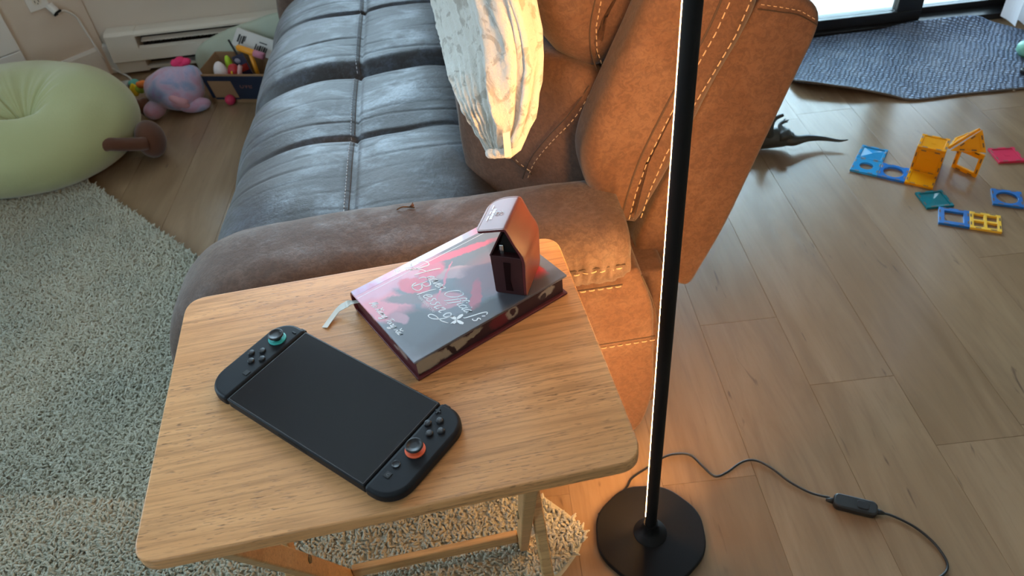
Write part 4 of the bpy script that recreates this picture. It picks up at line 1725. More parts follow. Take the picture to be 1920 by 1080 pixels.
# edge stitching just inside the outline
bm = bmesh.new()
ln = [Vector((prof_o[k].x, yb_(k)[0]+.0016, prof_o[k].y)) for k in range(3, 59)]+[Vector((prof_o[k].x, yb_(k)[1]-.0016, prof_o[k].y)) for k in range(58, 2, -1)]
add_tube(bm, ln, .00032, 5)
obj('edge_stitching', bm, M['stitch_pale'], flap)
# inner left flap leaning in, and the black device inside
bm = bmesh.new()
add_prism(bm, [(-.0004, .054), (.0012, .0535), (.0170, .0872), (.0155, .0880)], .001, CD-.004, axis='y')
o = obj('inner_flap', bm, M['case_in'], case)
bm = bmesh.new()
add_prism(bm, [(.006, .052), (.030, .052), (.0225, .076), (.017, .082), (.0135, .074)], .010, CD-.006, axis='y')
dv_ = obj('black_insert', bm, M['lamp_black'], case)
bm = bmesh.new()
add_box(bm, .0095, .0145, .0065, .0105, .0530, .0655)
bevel(obj('metal_clip', bm, M['silver'], dv_), .0008, 2)
# foil stamp on the lid: text runs along the hinge
a0 = Vector((.0185, 0, .0922))
a1 = Vector((-.0125, 0, .0855))
ex_ = Vector((0, -1, 0))
ey_ = (a0-a1).normalized()
ez_ = ex_.cross(ey_)
LM = Matrix((ex_, ey_, ez_)).transposed().to_4x4()
def lid(u, y, dz=.0009):
    p = a1.lerp(a0, u)
    return Matrix.Translation(Vector((p.x, y, p.z))+ez_*dz) @ LM
bm = bmesh.new()
text_mesh(bm, 'DEBUFINE', .0042, lid(.36, .0285))
for k, (u0, y0_, l_) in enumerate(((.255, .041, .007), (.255, .031, .005), (.255, .021, .008))):
    add_box(bm, -l_/2, l_/2, -.00035, .00035, 0, .0001, M=lid(u0, y0_))
obj('foil_stamp', bm, M['foil'], flap)['kind'] = 'stuff'
bm = bmesh.new()
LMx = lid(.58, .0295)
for pts in ([(-.0026, -.0035), (-.003, -.0005), (.0, .0012), (.003, -.0005), (.0026, -.0035), (-.0026, -.0035)], [(-.0018, -.002), (.0, -.0032), (.0018, -.002)],
            [(-.001, .001), (-.003, .0032), (.0, .0055), (.003, .0032), (.001, .001)]):
    P = [LMx @ Vector((a, b, .0001)) for a, b in pts]
    add_tube(bm, P, .00028, 5)
obj('foil_emblem', bm, M['foil'], flap)['kind'] = 'stuff'
# ================================================================== DOOR MAT
mat_ = mat('blue_grey_mat', (.10, .13, .19), .7, spec=.5)
t = NT(mat_)
v = t.coords(rot=(0, 0, .6))
wv = t.n('ShaderNodeTexWave', Scale=22.0, Distortion=5.0, Detail=2.0)
wv.bands_direction = 'X'
t.l(v, wv.inputs['Vector'])
wv2 = t.n('ShaderNodeTexWave', Scale=22.0, Distortion=5.0, Detail=2.0)
wv2.bands_direction = 'Y'
t.l(v, wv2.inputs['Vector'])
wf = t.math('MULTIPLY', wv.outputs['Fac'], wv2.outputs['Fac'])
nf_ = t.noise(t.coords(), 14, 5, .7)
c = t.mix(t.ramp(wf, [(.15, 0.0), (.6, 1.0)]), (.06, .085, .14), (.27, .36, .54))
c = t.mix(t.ramp(nf_, [(.45, 0.0), (.75, .5)]), c, (.34, .38, .46))
t.color(c)
t.bump(t.math('ADD', wf, t.math('MULTIPLY', nf_, .4)), 1.0, .006)
M['mat_edge'] = mat('mat_edge_taupe', (.12, .10, .085), .85)
fr_ = resample(crom([Vector(p) for p in [(1.0143,2.218,0.022), (1.0407,2.18,0.034), (1.1635,2.1175,0.028), (1.2613,2.0778,0.014), (1.327,2.0421,0.006), (1.4596,2.0426,0.006), (1.5934,2.0392,0.006), (1.80, 2.030, .006), (1.95, 2.03, .006)]], 8), 110)
bk_ = resample(crom([Vector(p) for p in [(.96, 2.505, .006), (1.18, 2.525, .012), (1.44, 2.530, .016), (1.52, 2.532, .028), (1.64, 2.52, .036), (1.77, 2.515, .034), (1.83, 2.50, .012), (1.90, 2.42, .006), (2.02, 2.25, .006)]], 8), 110)
dm = empty('door_mat', (1.4, 2.27, 0))
tag(dm, 'blue grey woven door mat with curled edge by the glass door', 'mat')
bm = bmesh.new()


def matp(i, j):
    a = j/59
    p = fr_[i].lerp(bk_[i], a)
    zf, zb = fr_[i].z, bk_[i].z
    z = .006+(zf-.006)*math.exp(-(a/.10)**2)+(zb-.006)*max(0, (a-.72)/.28)**1.5
    z += .0012*noise.noise(Vector((p.x*9, p.y*9, 0)))
    return (p.x-1.4, p.y-2.27, z)


grid(bm, 110, 60, matp)
o = obj('weave', bm, mat_, dm, smooth=True)
so = o.modifiers.new('thickness', 'SOLIDIFY')
so.thickness = .005
so.offset = -1
bm = bmesh.new()
add_tube(bm, [Vector(matp(i, 0))+Vector((0, -.001, -.0022)) for i in range(0, 110)], .0036, 8)
add_tube(bm, [Vector(matp(109, j))+Vector((0, 0, -.002)) for j in range(0, 60)], .0034, 8)
add_tube(bm, [Vector(matp(0, j))+Vector((0, 0, -.002)) for j in range(0, 60)], .0034, 8)
obj('bound_edge', bm, M['mat_edge'], dm, smooth=True)

# ================================================================== VERTICAL BLIND
vb = empty('vertical_blind', (1.852, 2.45, 0))
tag(vb, 'white vertical blind slats drawn to the right of the glass door', 'blind')
M['slat'] = mat('white_blind_slat', (.80, .80, .82), .5)
for k in range(7):
    x = .0+.034*k
    bm = bmesh.new()
    pr_ = [(x+.004*math.sin(PI*q/6), -.046+.092*q/6) for q in range(7)]
    pl_ = pr_+[(a+.0014, b) for a, b in pr_[::-1]]
    add_prism(bm, pl_, .03, 2.0)
    obj('slat', bm, M['slat'], vb)
bm = bmesh.new()
add_box(bm, -1.90, .26, -.025, .025, 2.0, 2.045)
obj('head_rail', bm, M['slat'], vb)

# ================================================================== MAGNETIC TILES


def plastic(name, col, deep):
    m = mat(name, col, .09, spec=.8, trans=.35, ior=1.2)
    return m


M['t_yellow'] = plastic('amber_plastic', (1.0, .43, .012), 0)
M['t_blue'] = plastic('blue_plastic', (.04, .24, .72), 0)
M['t_cyan'] = plastic('cyan_plastic', (.05, .40, .80), 0)
M['t_teal'] = plastic('teal_plastic', (.02, .24, .30), 0)
M['t_red'] = plastic('red_plastic', (.85, .06, .14), 0)
M['t_blue2'] = mat('blue_solid_plastic', (.02, .15, .48), .25)
M['t_yellow2'] = mat('yellow_solid_plastic', (.85, .50, .05), .25)
M['magnet'] = mat('magnet_dark', (.10, .055, .02), .5)
TS, TT = .0718, .0066


def ring_plate(bm, outer, inner, z0, z1):
    """frame between two outlines with the same number of points"""
    n = len(outer)
    V = [[bm.verts.new((p[0], p[1], z)) for p in L_] for L_, z in ((outer, z0), (outer, z1), (inner, z1), (inner, z0))]
    for a in range(4):
        A, B = V[a], V[(a+1) % 4]
        for i in range(n):
            bm.faces.new((A[i], A[(i+1) % n], B[(i+1) % n], B[i]))


def sq_pts(h, n=12):
    out = []
    cs = [(h, h), (-h, h), (-h, -h), (h, -h)]
    for i in range(4):
        a, b = cs[i], cs[(i+1) % 4]
        for k in range(n):
            out.append((a[0]+(b[0]-a[0])*k/n, a[1]+(b[1]-a[1])*k/n))
    return out


def tile(label, Mx, kind, m_, group, facet=False):
    """square magnetic tile; kind plain / round / square / window"""
    o_ = empty('magnetic_tile')
    o_.matrix_world = Mx
    tag(o_, label, 'magnetic tile', group)
    h = TS/2-.0004
    bm = bmesh.new()
    S4 = sq_pts(h)
    off = lambda L_, ox, oy: [(x+ox, y+oy) for x, y in L_]
    if kind == 'plain':
        ring_plate(bm, S4, sq_pts(h-.0075), -TT/2, TT/2)
    elif kind in ('round', 'small_round'):
        r = .0255 if kind == 'round' else .018
        C = [(r*math.cos(PI/4+2*PI*i/48), r*math.sin(PI/4+2*PI*i/48)) for i in range(48)]
        ring_plate(bm, S4, C, -TT/2, TT/2)
    elif kind == 'square':
        ring_plate(bm, S4, sq_pts(h-.0135), -TT/2, TT/2)
    elif kind == 'window':
        ring_plate(bm, S4, sq_pts(h-.009), -TT/2, TT/2)
        add_box(bm, -.0035, .0035, -h+.009, h-.009, -TT/2, TT/2)
        add_box(bm, -h+.009, h-.009, -.0035, .0035, -TT/2+.0001, TT/2-.0001)
    elif kind == 'arch':
        ring_plate(bm, S4, [(x*1.0, y*.85-.002) for x, y in sq_pts(h-.010)], -TT/2, TT/2)
    o = obj('frame', bm, m_, o_)
    bevel(o, .0007, 2)
    if kind == 'plain':
        bm = bmesh.new()
        q = h-.0076
        if facet:
            a = [bm.verts.new(p) for p in ((-q, -q, .0006), (q, -q, .0006), (q, q, .0006), (-q, q, .0006))]
            b = bm.verts.new((0, 0, .0032))
            for i in range(4):
                bm.faces.new((a[i], a[(i+1) % 4], b))
            c_ = [bm.verts.new(p) for p in ((-q, -q, -.0012), (q, -q, -.0012), (q, q, -.0012), (-q, q, -.0012))]
            bm.faces.new(c_[::-1])
            for i in range(4):
                bm.faces.new((c_[i], c_[(i+1) % 4], a[(i+1) % 4], a[i]))
        else:
            add_box(bm, -q, q, -q, q, -.0016, .0016)
            add_box(bm, -.006, .006, -.006, .006, -.0021, .0021)
        obj('pane', bm, m_, o_)
    bm = bmesh.new()
    for a in range(4):
        Ma = Matrix.Rotation(a*PI/2, 4, 'Z')
        for s in (-1, 1):
            add_box(bm, s*.017-.0065, s*.017+.0065, h-.0046, h-.0014, -TT/2-.0002, TT/2+.0002, M=Ma)
    o = obj('magnets', bm, M['magnet'], o_)
    o['kind'] = 'stuff'
    o['label'] = 'dark magnet strips in the tile edge'
    return o_


ROW = Matrix.Translation((.987, 1.708, 0)) @ Matrix.Rotation(math.radians(-36.52), 4, 'Z')
fl_ = lambda i, j, rz=0: ROW @ Matrix.Translation((TS*(i+.5), TS*(j+.5), TT/2+.0002)) @ Matrix.Rotation(rz, 4, 'Z')
GB, GY = 'blue magnetic tiles on the floor', 'amber magnetic tiles of the small build'
tile('pale blue tile with a small round hole, at the left end of the tile row', fl_(0, 0), 'small_round', M['t_cyan'], GB)
tile('shiny solid blue tile behind the small holed tile', fl_(0, 1), 'plain', M['t_cyan'], GB, True)
tile('blue tile with a large round hole, touching the flat amber tile', fl_(1, 0), 'round', M['t_blue'], GB)
tile('flat amber tile lying in front of the amber cube', fl_(2, 0), 'plain', M['t_yellow'], GY)
cube = lambda x, y, z, R_: ROW @ Matrix.Translation((TS*2.5+x, TS*1.5+y, TS/2+.001+z)) @ R_
RX, RY = Matrix.Rotation(PI/2, 4, 'X'), Matrix.Rotation(PI/2, 4, 'Y')
e_ = TS/2-TT/2
tile('upright amber tile forming the front of the small cube', cube(0, -e_, 0, RX), 'plain', M['t_yellow'], GY)
tile('upright amber tile forming the back of the small cube', cube(0, e_, 0, RX), 'plain', M['t_yellow'], GY)
tile('upright amber tile forming the left side of the small cube', cube(-e_, 0, 0, RY), 'plain', M['t_yellow'], GY)
tile('upright amber tile forming the right side of the small cube', cube(e_, 0, 0, RY), 'plain', M['t_yellow'], GY)
tile('amber tile lying on top as lid of the small cube', cube(0, 0, TS/2+TT/2, Matrix.Identity(4)), 'plain', M['t_yellow'], GY)


def basis(p, ex, ey):
    ex = Vector(ex).normalized()
    ey = Vector(ey)
    ey = (ey-ex*ey.dot(ex)).normalized()
    ez = ex.cross(ey)
    R_ = Matrix((ex, ey, ez)).transposed().to_4x4()
    return Matrix.Translation(p) @ R_


pe, pd = Vector((1.262, 1.674, 0)), Vector((1.296, 1.613, 0))
dd_ = (pd-pe).normalized()
tile('upright amber frame tile with an open middle, right of the cube', basis((pe+pd)/2+Vector((0, 0, TS/2+.0005)), dd_, (0, 0, 1)), 'arch', M['t_yellow'], GY)


def tri_tile(label, a, b, c):
    a, b, c = Vector(a), Vector(b), Vector(c)
    cc = (a+b+c)/3
    Mx = basis(cc, b-a, c-a)
    o_ = empty('triangle_tile')
    o_.matrix_world = Mx
    tag(o_, label, 'magnetic tile', GY)
    iv = Mx.inverted()
    P = [tuple((iv @ p)[:2]) for p in (a, b, c)]
    In = [(x*.62, y*.62) for x, y in P]
    def dens(L_):
        out = []
        for i in range(3):
            for k in range(8):
                p, q = L_[i], L_[(i+1) % 3]
                out.append((p[0]+(q[0]-p[0])*k/8, p[1]+(q[1]-p[1])*k/8))
        return out
    bm = bmesh.new()
    ring_plate(bm, dens(P), dens(In), -TT/2, TT/2)
    obj('frame', bm, M['t_yellow'], o_)
    bm = bmesh.new()
    add_prism(bm, In, -.0016, .0016)
    obj('pane', bm, M['t_yellow'], o_)
    bm = bmesh.new()
    for i in range(3):
        p, q = Vector((*P[i], 0)), Vector((*P[(i+1) % 3], 0))
        d = (q-p).normalized()
        n_ = Vector((-d.y, d.x, 0))
        if n_.dot(-p) < 0:
            n_ = -n_
        for f in (.32, .66):
            m0 = p.lerp(q, f)+n_*.0038
            Mm = basis(m0, d, n_)
            add_box(bm, -.006, .006, -.0016, .0016, -TT/2-.0002, TT/2+.0002, M=Mm)
    o = obj('magnets', bm, M['magnet'], o_)
    o['kind'] = 'stuff'
    o['label'] = 'dark magnet strips in the tile edge'


tri_tile('amber triangle tile tilted up at the far right of the build', (1.215, 1.640, .080), (1.293, 1.609, .083), (1.291, 1.651, .128))
tri_tile('amber triangle tile sloping back from the cube, palest of the build', (1.213, 1.648, .083), (1.289, 1.657, .127), (1.262, 1.700, .075))
flat = lambda x, y, rz: Matrix.Translation((x, y, TT/2+.0002)) @ Matrix.Rotation(math.radians(rz), 4, 'Z')
tile('dark teal faceted tile lying alone below the amber cube', flat(1.142, 1.535, -2), 'plain', M['t_teal'], GB, True)
d1 = math.degrees(math.atan2(1.373-1.437, 1.230-1.103))
u1 = Vector((math.cos(math.radians(d1)), math.sin(math.radians(d1))))
n1 = Vector((-u1.y, u1.x))
p1 = Vector((1.103, 1.437))+n1*TS/2
q1 = p1+u1*TS/2
tile('dark blue tile with a square opening, joined to the yellow window tile', flat(q1.x, q1.y, d1), 'square', M['t_blue2'], GB)
q1 = p1+u1*TS*1.5
tile('yellow four pane window tile lying nearest the camera', flat(q1.x, q1.y, d1), 'window', M['t_yellow2'], 'window shaped magnetic tiles')
tile('bright blue tile with an oval opening near the right picture edge', flat(1.319, 1.505, -25), 'round', M['t_blue2'], GB)
tile('pinkish red solid tile lying alone beyond the amber build', flat(1.426, 1.695, -6), 'plain', M['t_red'], 'red magnetic tiles')

# ================================================================== TOY DINOSAUR
dino = empty('toy_dinosaur', (.83, 1.86, 0))
tag(dino, 'dark grey toy dinosaur lying on its side with a long tail', 'toy')
DO = Vector((.83, 1.86, 0))
M['dino'] = cmat('dark_rubber', (.028, .032, .030), (.05, .055, .05), 60, .45, .3, 250, .001)
P = [Vector(p)-DO for p in [(1.0286,1.8305,0.024), (1.0042,1.8348,0.021), (0.9654,1.8502,0.024), (0.918,1.8535,0.03), (0.8743,1.8442,0.034), (.852, 1.858, .036), (.80, 1.870, .038), (.74, 1.878, .038), (.68, 1.888, .040), (.63, 1.90, .046), (.58, 1.905, .045), (.54, 1.905, .038)]]
Rr = [.0015, .004, .0065, .010, .016, .025, .033, .034, .026, .020, .024, .010]
P2 = crom(P, 6)
R2 = [r[0] for r in crom([Vector((r, 0, 0)) for r in Rr], 6)]
bm = bmesh.new()
add_tube(bm, P2, R2, 14)
obj('body', bm, M['dino'], dino, smooth=True)
def leg_tube(pts, rs):
    bm = bmesh.new()
    PP = crom([Vector(p)-DO for p in pts], 5)
    RR = [r[0] for r in crom([Vector((r, 0, 0)) for r in rs], 5)]
    add_tube(bm, PP, RR, 10)
    return obj('leg', bm, M['dino'], dino, smooth=True)
lg = leg_tube([(0.8456,1.835,0.045), (0.8431,1.8549,0.055), (0.8364,1.8681,0.066), (0.8369,1.8774,0.073), (0.8486,1.8815,0.078)], [.020, .019, .009, .006, .005])
bm = bmesh.new()
for q in ((0.8633,1.8841,0.08), (0.8593,1.8796,0.076), (0.8532,1.8886,0.084)):
    add_tube(bm, [Vector((0.8454,1.8809,0.077))-DO, Vector(q)-DO], [.004, .0012], 8)
obj('claws', bm, M['dino'], lg, smooth=True)['kind'] = 'stuff'
leg_tube([(.80, 1.86, .05), (.79, 1.845, .085), (.805, 1.85, .11), (.83, 1.853, .118)], [.018, .014, .007, .005])

# ================================================================== SMALL THINGS BY THE MAT
mt = empty('mint_toy', (1.800, 2.235, 0))
tag(mt, 'mint green rounded toy at the right edge of the door mat', 'toy')
M['mint'] = mat('mint_plastic', (.30, .72, .55), .4)
bm = bmesh.new()
add_blob(bm, (0, 0, .033), (.036, .030, .024), 14, .8)
obj('dome', bm, M['mint'], mt, smooth=True)
bm = bmesh.new()
add_lathe(bm, [(0, .0095), (.026, .0095), (.027, .018), (0, .02)], 24)
obj('base', bm, mat('mint_dark', (.10, .32, .22), .5), mt, smooth=True)
bt = empty('black_toy_wheel', (1.728, 2.117, 0))
tag(bt, 'small black wheel lying on the right end of the mat', 'toy')
bm = bmesh.new()
add_lathe(bm, [(0, .009), (.016, .009), (.018, .012), (.018, .020), (.016, .023), (.008, .023), (.007, .020), (0, .020)], 24)
obj('tyre', bm, M['cord_black'], bt, smooth=True)
M['crumb'] = mat('crumb_tan', (.30, .22, .15), .9)
for nm, p, lab in (('crumb', (1.6417,2.0299,0.003), 'tan crumb on the floor under the front edge of the mat'), ('crumb', (1.0661,2.1162,0.003), 'pale crumb on the floor left of the mat corner')):
    bm = bmesh.new()
    add_blob(bm, (0, 0, 0), (.005, .004, .003), 6, 1, None, .4, 200)
    o = obj('crumb', bm, M['crumb'], None, True, loc=p)
    tag(o, lab, 'crumb')

# ================================================================== GREEN PLUSH CUSHION
PC = Vector((-1.52, 2.265, 0))
pf = empty('plush_floor_cushion', tuple(PC))
tag(pf, 'large sage green plush floor cushion with brown legs', 'cushion')
M['plush_green'] = cmat('sage_velour', (.44, .455, .235), (.38, .405, .195), 5, .85, .35, 160, .0015, sheen=.5, spec=.25)
M['plush_brown'] = cmat('brown_corduroy', (.11, .038, .015), (.085, .028, .011), 60, .85, .4, 300, .001, sheen=.3)
prof = crom([Vector((p[0], p[1], 0)) for p in [(.004, .185), (.02, .195), (.045, .225), (.09, .258), (.17, .275), (.26, .255), (.325, .205), (.355, .14), (.340, .075), (.29, .025), (.2, .004), (.1, .003), (.0, .003)]], 8)
prof = resample(prof, 90)
bm = bmesh.new()
NA = 150


def pufp(i, j):
    a = 2*PI*i/NA
    r, z = prof[j].x, prof[j].y
    ca, sa_ = math.cos(a), math.sin(a)
    top = max(0, min(1, (z-.15)/.1))
    inner = math.exp(-(r/.16)**2) if j < 45 else 0
    rx, ry = r*1.02, r*.80
    z2 = z*(1.0+.10*sa_+.03*math.sin(3*a+1)) if z > .01 else z
    # gathered folds running into the dimple
    fold = 0
    if j < 48:
        g = math.exp(-((r-.075)/.06)**2)
        fold = -.016*g*max(0, math.sin(9*a+.8*math.sin(2*a)))**3*(.5+.5*noise.noise(Vector((ca*2, sa_*2, 5))))
        fold -= .010*g*abs(noise.noise(Vector((ca*5, sa_*5, 1))))
    x = rx*ca+.075*inner
    y = ry*sa_-.105*inner
    wob = 1+.025*noise.noise(Vector((ca*1.6, sa_*1.6, z*5)))+.010*noise.noise(Vector((x*14, y*14, z*14)))
    if z < .006:
        wob = 1
    return (x*wob, y*wob, max(.002, z2+fold+.006*noise.noise(Vector((x*9, y*9, 3)))*top))


grid(bm, NA, len(prof), pufp, wrapu=True)
obj('body', bm, M['plush_green'], pf, smooth=True)
bm = bmesh.new()
add_tube(bm, crom([Vector((-1.25, 2.14, .10))-PC, Vector((-1.2169,2.1304,0.118))-PC, Vector((-1.185,2.145,0.105))-PC, Vector((-1.1381,2.1712,0.085))-PC, Vector((-1.121,2.1823,0.08))-PC], 5), .021, 16)
lg = obj('leg', bm, M['plush_brown'], pf, smooth=True)
bm = bmesh.new()
fc = Vector((-1.128, 2.232, .066))-PC
add_blob(bm, fc, (.047, .062, .062), 16, 1, Matrix.Rotation(.35, 3, 'Z'))
obj('foot', bm, M['plush_brown'], lg, smooth=True)
bm = bmesh.new()
add_tube(bm, crom([Vector((-1.36, 2.46, .10))-PC, Vector((-1.29, 2.495, .07))-PC, Vector((-1.25, 2.505, .055))-PC, Vector((-1.235, 2.505, .05))-PC], 5), .023, 16)
lg2 = obj('leg', bm, M['plush_brown'], pf, smooth=True)
bm = bmesh.new()
add_blob(bm, Vector((-1.235, 2.512, .045))-PC, (.026, .030, .034), 14)
obj('foot', bm, M['plush_brown'], lg2, smooth=True)

# ================================================================== PLUSH TOY
m = mat('tie_dye_plush', (.6, .5, .6), .9, sheen=.5, spec=.2)
t = NT(m)
fN = t.noise(t.coords(), 11, 3, .5, .6)
c = t.ramp(fN, [(.28, (.26, .17, .38)), (.40, (.24, .31, .48)), (.50, (.44, .35, .48)), (.60, (.48, .26, .35)), (.74, (.46, .38, .44))])
t.color(c)
t.bump(t.noise(t.coords(), 120, 3), .5, .003)
M['tiedye'] = m
PO = Vector((-1.125, 2.565, 0))
plush = empty('tie_dye_plush', tuple(PO))
plush.scale = (.9, .9, .9)
tag(plush, 'pastel tie dye plush animal lying by the heater', 'plush toy')
bm = bmesh.new()
add_blob(bm, (0, 0, .088), (.118, .092, .085), 22, .95, None, .12, 14)
obj('body', bm, M['tiedye'], plush, smooth=True)
for nm, c_, r_, R_ in (('paw', (-.085, -.070, .040), (.034, .050, .036), Matrix.Rotation(-.4, 3, 'Z')), ('paw', (.070, -.052, .030), (.062, .026, .028), Matrix.Rotation(.25, 3, 'Z')), ('ear', (.072, .005, .120), (.045, .05, .05), Matrix.Identity(3))):
    bm = bmesh.new()
    add_blob(bm, c_, r_, 14, .95, R_, .06, 20)
    obj(nm, bm, M['tiedye'], plush, smooth=True)
bm = bmesh.new()
R_ = Matrix.Rotation(.35, 3, 'Y') @ Matrix.Rotation(-.5, 3, 'X')
add_blob(bm, (.028, -.082, .075), (.040, .014, .020), 10, 1, R_, .2, 40)
add_blob(bm, (.030, -.080, .055), (.036, .014, .014), 10, 1, R_, .2, 40)
obj('snout', bm, cmat('pink_plush', (.50, .24, .27), (.60, .33, .36), 30, .9, .3, 150, .001), plush, smooth=True)
bm = bmesh.new()
for k, (dx, dz) in enumerate(((-.02, 0), (.0, .008), (.02, 0), (.0, -.004))):
    add_blob(bm, (.045+dx, .03, .178+dz), (.020, .020, .014), 10)
obj('bow', bm, mat('hot_pink_felt', (.72, .04, .15), .8), plush, smooth=True)
for nm, col, wp_, r_ in (('tuft', (.75, .55, .02), (-1.3044,2.63,0.0607), (.014, .016, .028)), ('tuft', (.85, .22, .04), (-1.2627,2.62,0.0821), (.024, .016, .016)), ('tuft', (.12, .42, .36), (-1.3106,2.66,0.0721), (.020, .018, .016)), ('tuft', (.35, .50, .05), (-1.2828,2.63,0.0602), (.018, .016, .018))):
    bm = bmesh.new()
    add_blob(bm, (Vector(wp_)-PO)/.9, r_, 10, .9, None, .25, 60)
    obj(nm, bm, mat('felt_%d' % int(col[0]*100), col, .85), plush, smooth=True)
gp = empty('grey_toy_hand', (-1.4484,2.7914,0))
tag(gp, 'pale grey toy hand on the floor beside the baseboard', 'toy')
bm = bmesh.new()
add_blob(bm, (-.02, 0, .014), (.045, .03, .013), 10, .8)
obj('palm', bm, mat('pale_grey_plush', (.42, .42, .38), .9), gp, smooth=True)
for k in range(4):
    bm = bmesh.new()
    a = -.6+.4*k
    add_tube(bm, [Vector((.015, .01*(k-1.5), .012)), Vector((.032+.015*math.cos(a), .016*(k-1.5), .012)), Vector((.048, .020*(k-1.5), .008))], [.007, .007, .004], 8)
    obj('finger', bm, bpy.data.materials['pale_grey_plush'], gp, smooth=True)
tp = empty('teal_toy_disc', (-1.2641,2.436,0))
tag(tp, 'dull teal disc on the floor behind the green cushion', 'toy')
bm = bmesh.new()
add_lathe(bm, [(0, .001), (.036, .001), (.038, .006), (.034, .011), (.02, .013), (0, .012)], 24)
obj('disc', bm, mat('dull_teal', (.10, .17, .17), .5), tp, smooth=True)

# ================================================================== CARDBOARD BOX OF TOYS
BO = Vector((-1.025, 2.581, 0))
BYAW = math.radians(-14)
box = empty('cardboard_toy_box', tuple(BO), BYAW)
tag(box, 'open navy printed cardboard box full of small toys', 'box')
kraft = cmat('kraft_card', (.30, .17, .085), (.26, .145, .07), 40, .8)
navy = mat('navy_print', (.010, .018, .040), .5)
bw, bd, bh, bt_ = .30, .17, .118, .004
fl = .016     # front leans out towards the top
def quadslab(bm, a, b, c_, d, th, mi=0):
    P = [Vector(p) for p in (a, b, c_, d)]
    n_ = (P[1]-P[0]).cross(P[3]-P[0]).normalized()*th
    v0 = [bm.verts.new(p) for p in P]
    v1 = [bm.verts.new(p+n_) for p in P]
    for f in ((v0[::-1]), (v1),):
        bm.faces.new(f).material_index = mi
    for i in range(4):
        bm.faces.new((v0[i], v0[(i+1) % 4], v1[(i+1) % 4], v1[i])).material_index = mi
bm = bmesh.new()
quadslab(bm, (0, 0, .001), (bw, 0, .001), (bw+.01, -fl, bh), (-.012, -fl, bh), -.004)
fp_ = obj('front_panel', bm, kraft, box)
bm = bmesh.new()
quadslab(bm, (0, bd, .001), (0, 0, .001), (-.012, -fl, bh), (-.03, bd, bh), -.004)
obj('side_panel', bm, kraft, box)
bm = bmesh.new()
quadslab(bm, (bw, 0, .001), (bw, bd, .001), (bw+.012, bd, bh), (bw+.01, -fl, bh), -.004)
obj('side_panel', bm, kraft, box)
bm = bmesh.new()
quadslab(bm, (bw, bd, .001), (0, bd, .001), (-.03, bd, bh), (bw+.012, bd, bh), -.004)
obj('back_panel', bm, kraft, box)
bm = bmesh.new()
add_box(bm, .001, bw-.001, .001, bd-.001, .001, .005)
obj('bottom_panel', bm, kraft, box)
# print on the front panel: navy field around a bare kraft window, and the word
def FPt(u, z, o_=.0006):
    k = z/bh
    return Vector((u, -fl*k-o_, z))
bm = bmesh.new()
def fquad(x0, x1, z0, z1, o_=.0006, sk=0.0):
    vs = [bm.verts.new(FPt(a, b, o_)) for a, b in ((x0+sk, z0), (x1+sk, z0), (x1, z1), (x0, z1))]
    bm.faces.new(vs)
fquad(.006, bw, .092, .112)
fquad(.006, .020, .020, .092, .0006, .006)
fquad(.112, bw, .016, .092, .0006, .008)
fquad(.024, .122, .014, .022)
obj('navy_print', bm, navy, fp_)
bm = bmesh.new()
lm = Matrix.Translation(FPt(.165, .074, .0010)) @ Matrix.Rotation(PI/2-.135, 4, 'X')
text_mesh(bm, 'ove', .034, lm)
obj('box_lettering', bm, mat('rust_print', (.16, .07, .06), .6), fp_)['kind'] = 'stuff'


def intoy(name, label, x, y):
    p = BO+Matrix.Rotation(BYAW, 3, 'Z') @ Vector((x, y, .006))
    e = empty(name, tuple(p), BYAW)
    tag(e, label, 'toy', None)
    return e


e = intoy('white_egg_toy', 'round white toy at the left front of the box', .050, .045)
bm = bmesh.new()
add_blob(bm, (0, 0, .066), (.026, .026, .0655), 14, .9)
obj('shell', bm, mat('white_plastic', (.78, .70, .68), .4), e, smooth=True)
e = intoy('red_toy', 'red toy with a yellow stripe beside the white toy', .103, .045)
bm = bmesh.new()
add_blob(bm, (0, 0, .062), (.024, .024, .061), 14, .8)
obj('body', bm, mat('toy_red', (.42, .02, .025), .4), e, smooth=True)
bm = bmesh.new()
add_tube(bm, [Vector((.002, -.0245, .078)), Vector((.004, -.0245, .092)), Vector((.005, -.022, .106))], .003, 8)
obj('stripe', bm, mat('toy_yellow', (.80, .50, .02), .5), e, smooth=True)
e = intoy('lime_toy', 'lime green toy peeking out behind the white toy', .064, .090)
bm = bmesh.new()
add_blob(bm, (0, 0, .068), (.013, .013, .067), 10, .8)
obj('body', bm, mat('toy_lime', (.42, .62, .03), .5), e, smooth=True)
e = intoy('toy_card', 'dark blue and red toy card leaning in the box', .150, .060)
Mc = Matrix.Rotation(-.35, 4, 'Y') @ Matrix.Rotation(-.25, 4, 'X')
bm = bmesh.new()
add_box(bm, -.024, .030, -.002, .002, .0, .145, M=Mc)
bevel(obj('card', bm, mat('card_navy', (.018, .020, .05), .4), e), .002, 2)
bm = bmesh.new()
add_box(bm, -.020, .026, -.0032, -.0019, .085, .108, M=Mc)
obj('red_band', bm, mat('card_red', (.30, .02, .012), .45), e)
bm = bmesh.new()
add_blob(bm, Mc @ Vector((-.004, -.004, .126)), (.012, .003, .010), 8)
obj('grey_patch', bm, mat('card_grey', (.28, .27, .32), .5), e, smooth=True)
e = intoy('pink_figure', 'small pale pink figure in front of the toy card', .132, .022)
bm = bmesh.new()
add_tube(bm, crom([Vector((0, 0, .0)), Vector((0, .002, .06)), Vector((.004, .002, .095)), Vector((.012, .004, .118)), Vector((.016, .006, .124))], 5), [.008]*21, 10)
obj('body', bm, mat('toy_pink', (.70, .42, .40), .5), e, smooth=True)
e = intoy('black_stick', 'thin black stick poking out of the toy box', .092, .118)
bm = bmesh.new()
add_tube(bm, [Vector((.03, 0, 0)), Vector((-.022, .012, .176))], .004, 8)
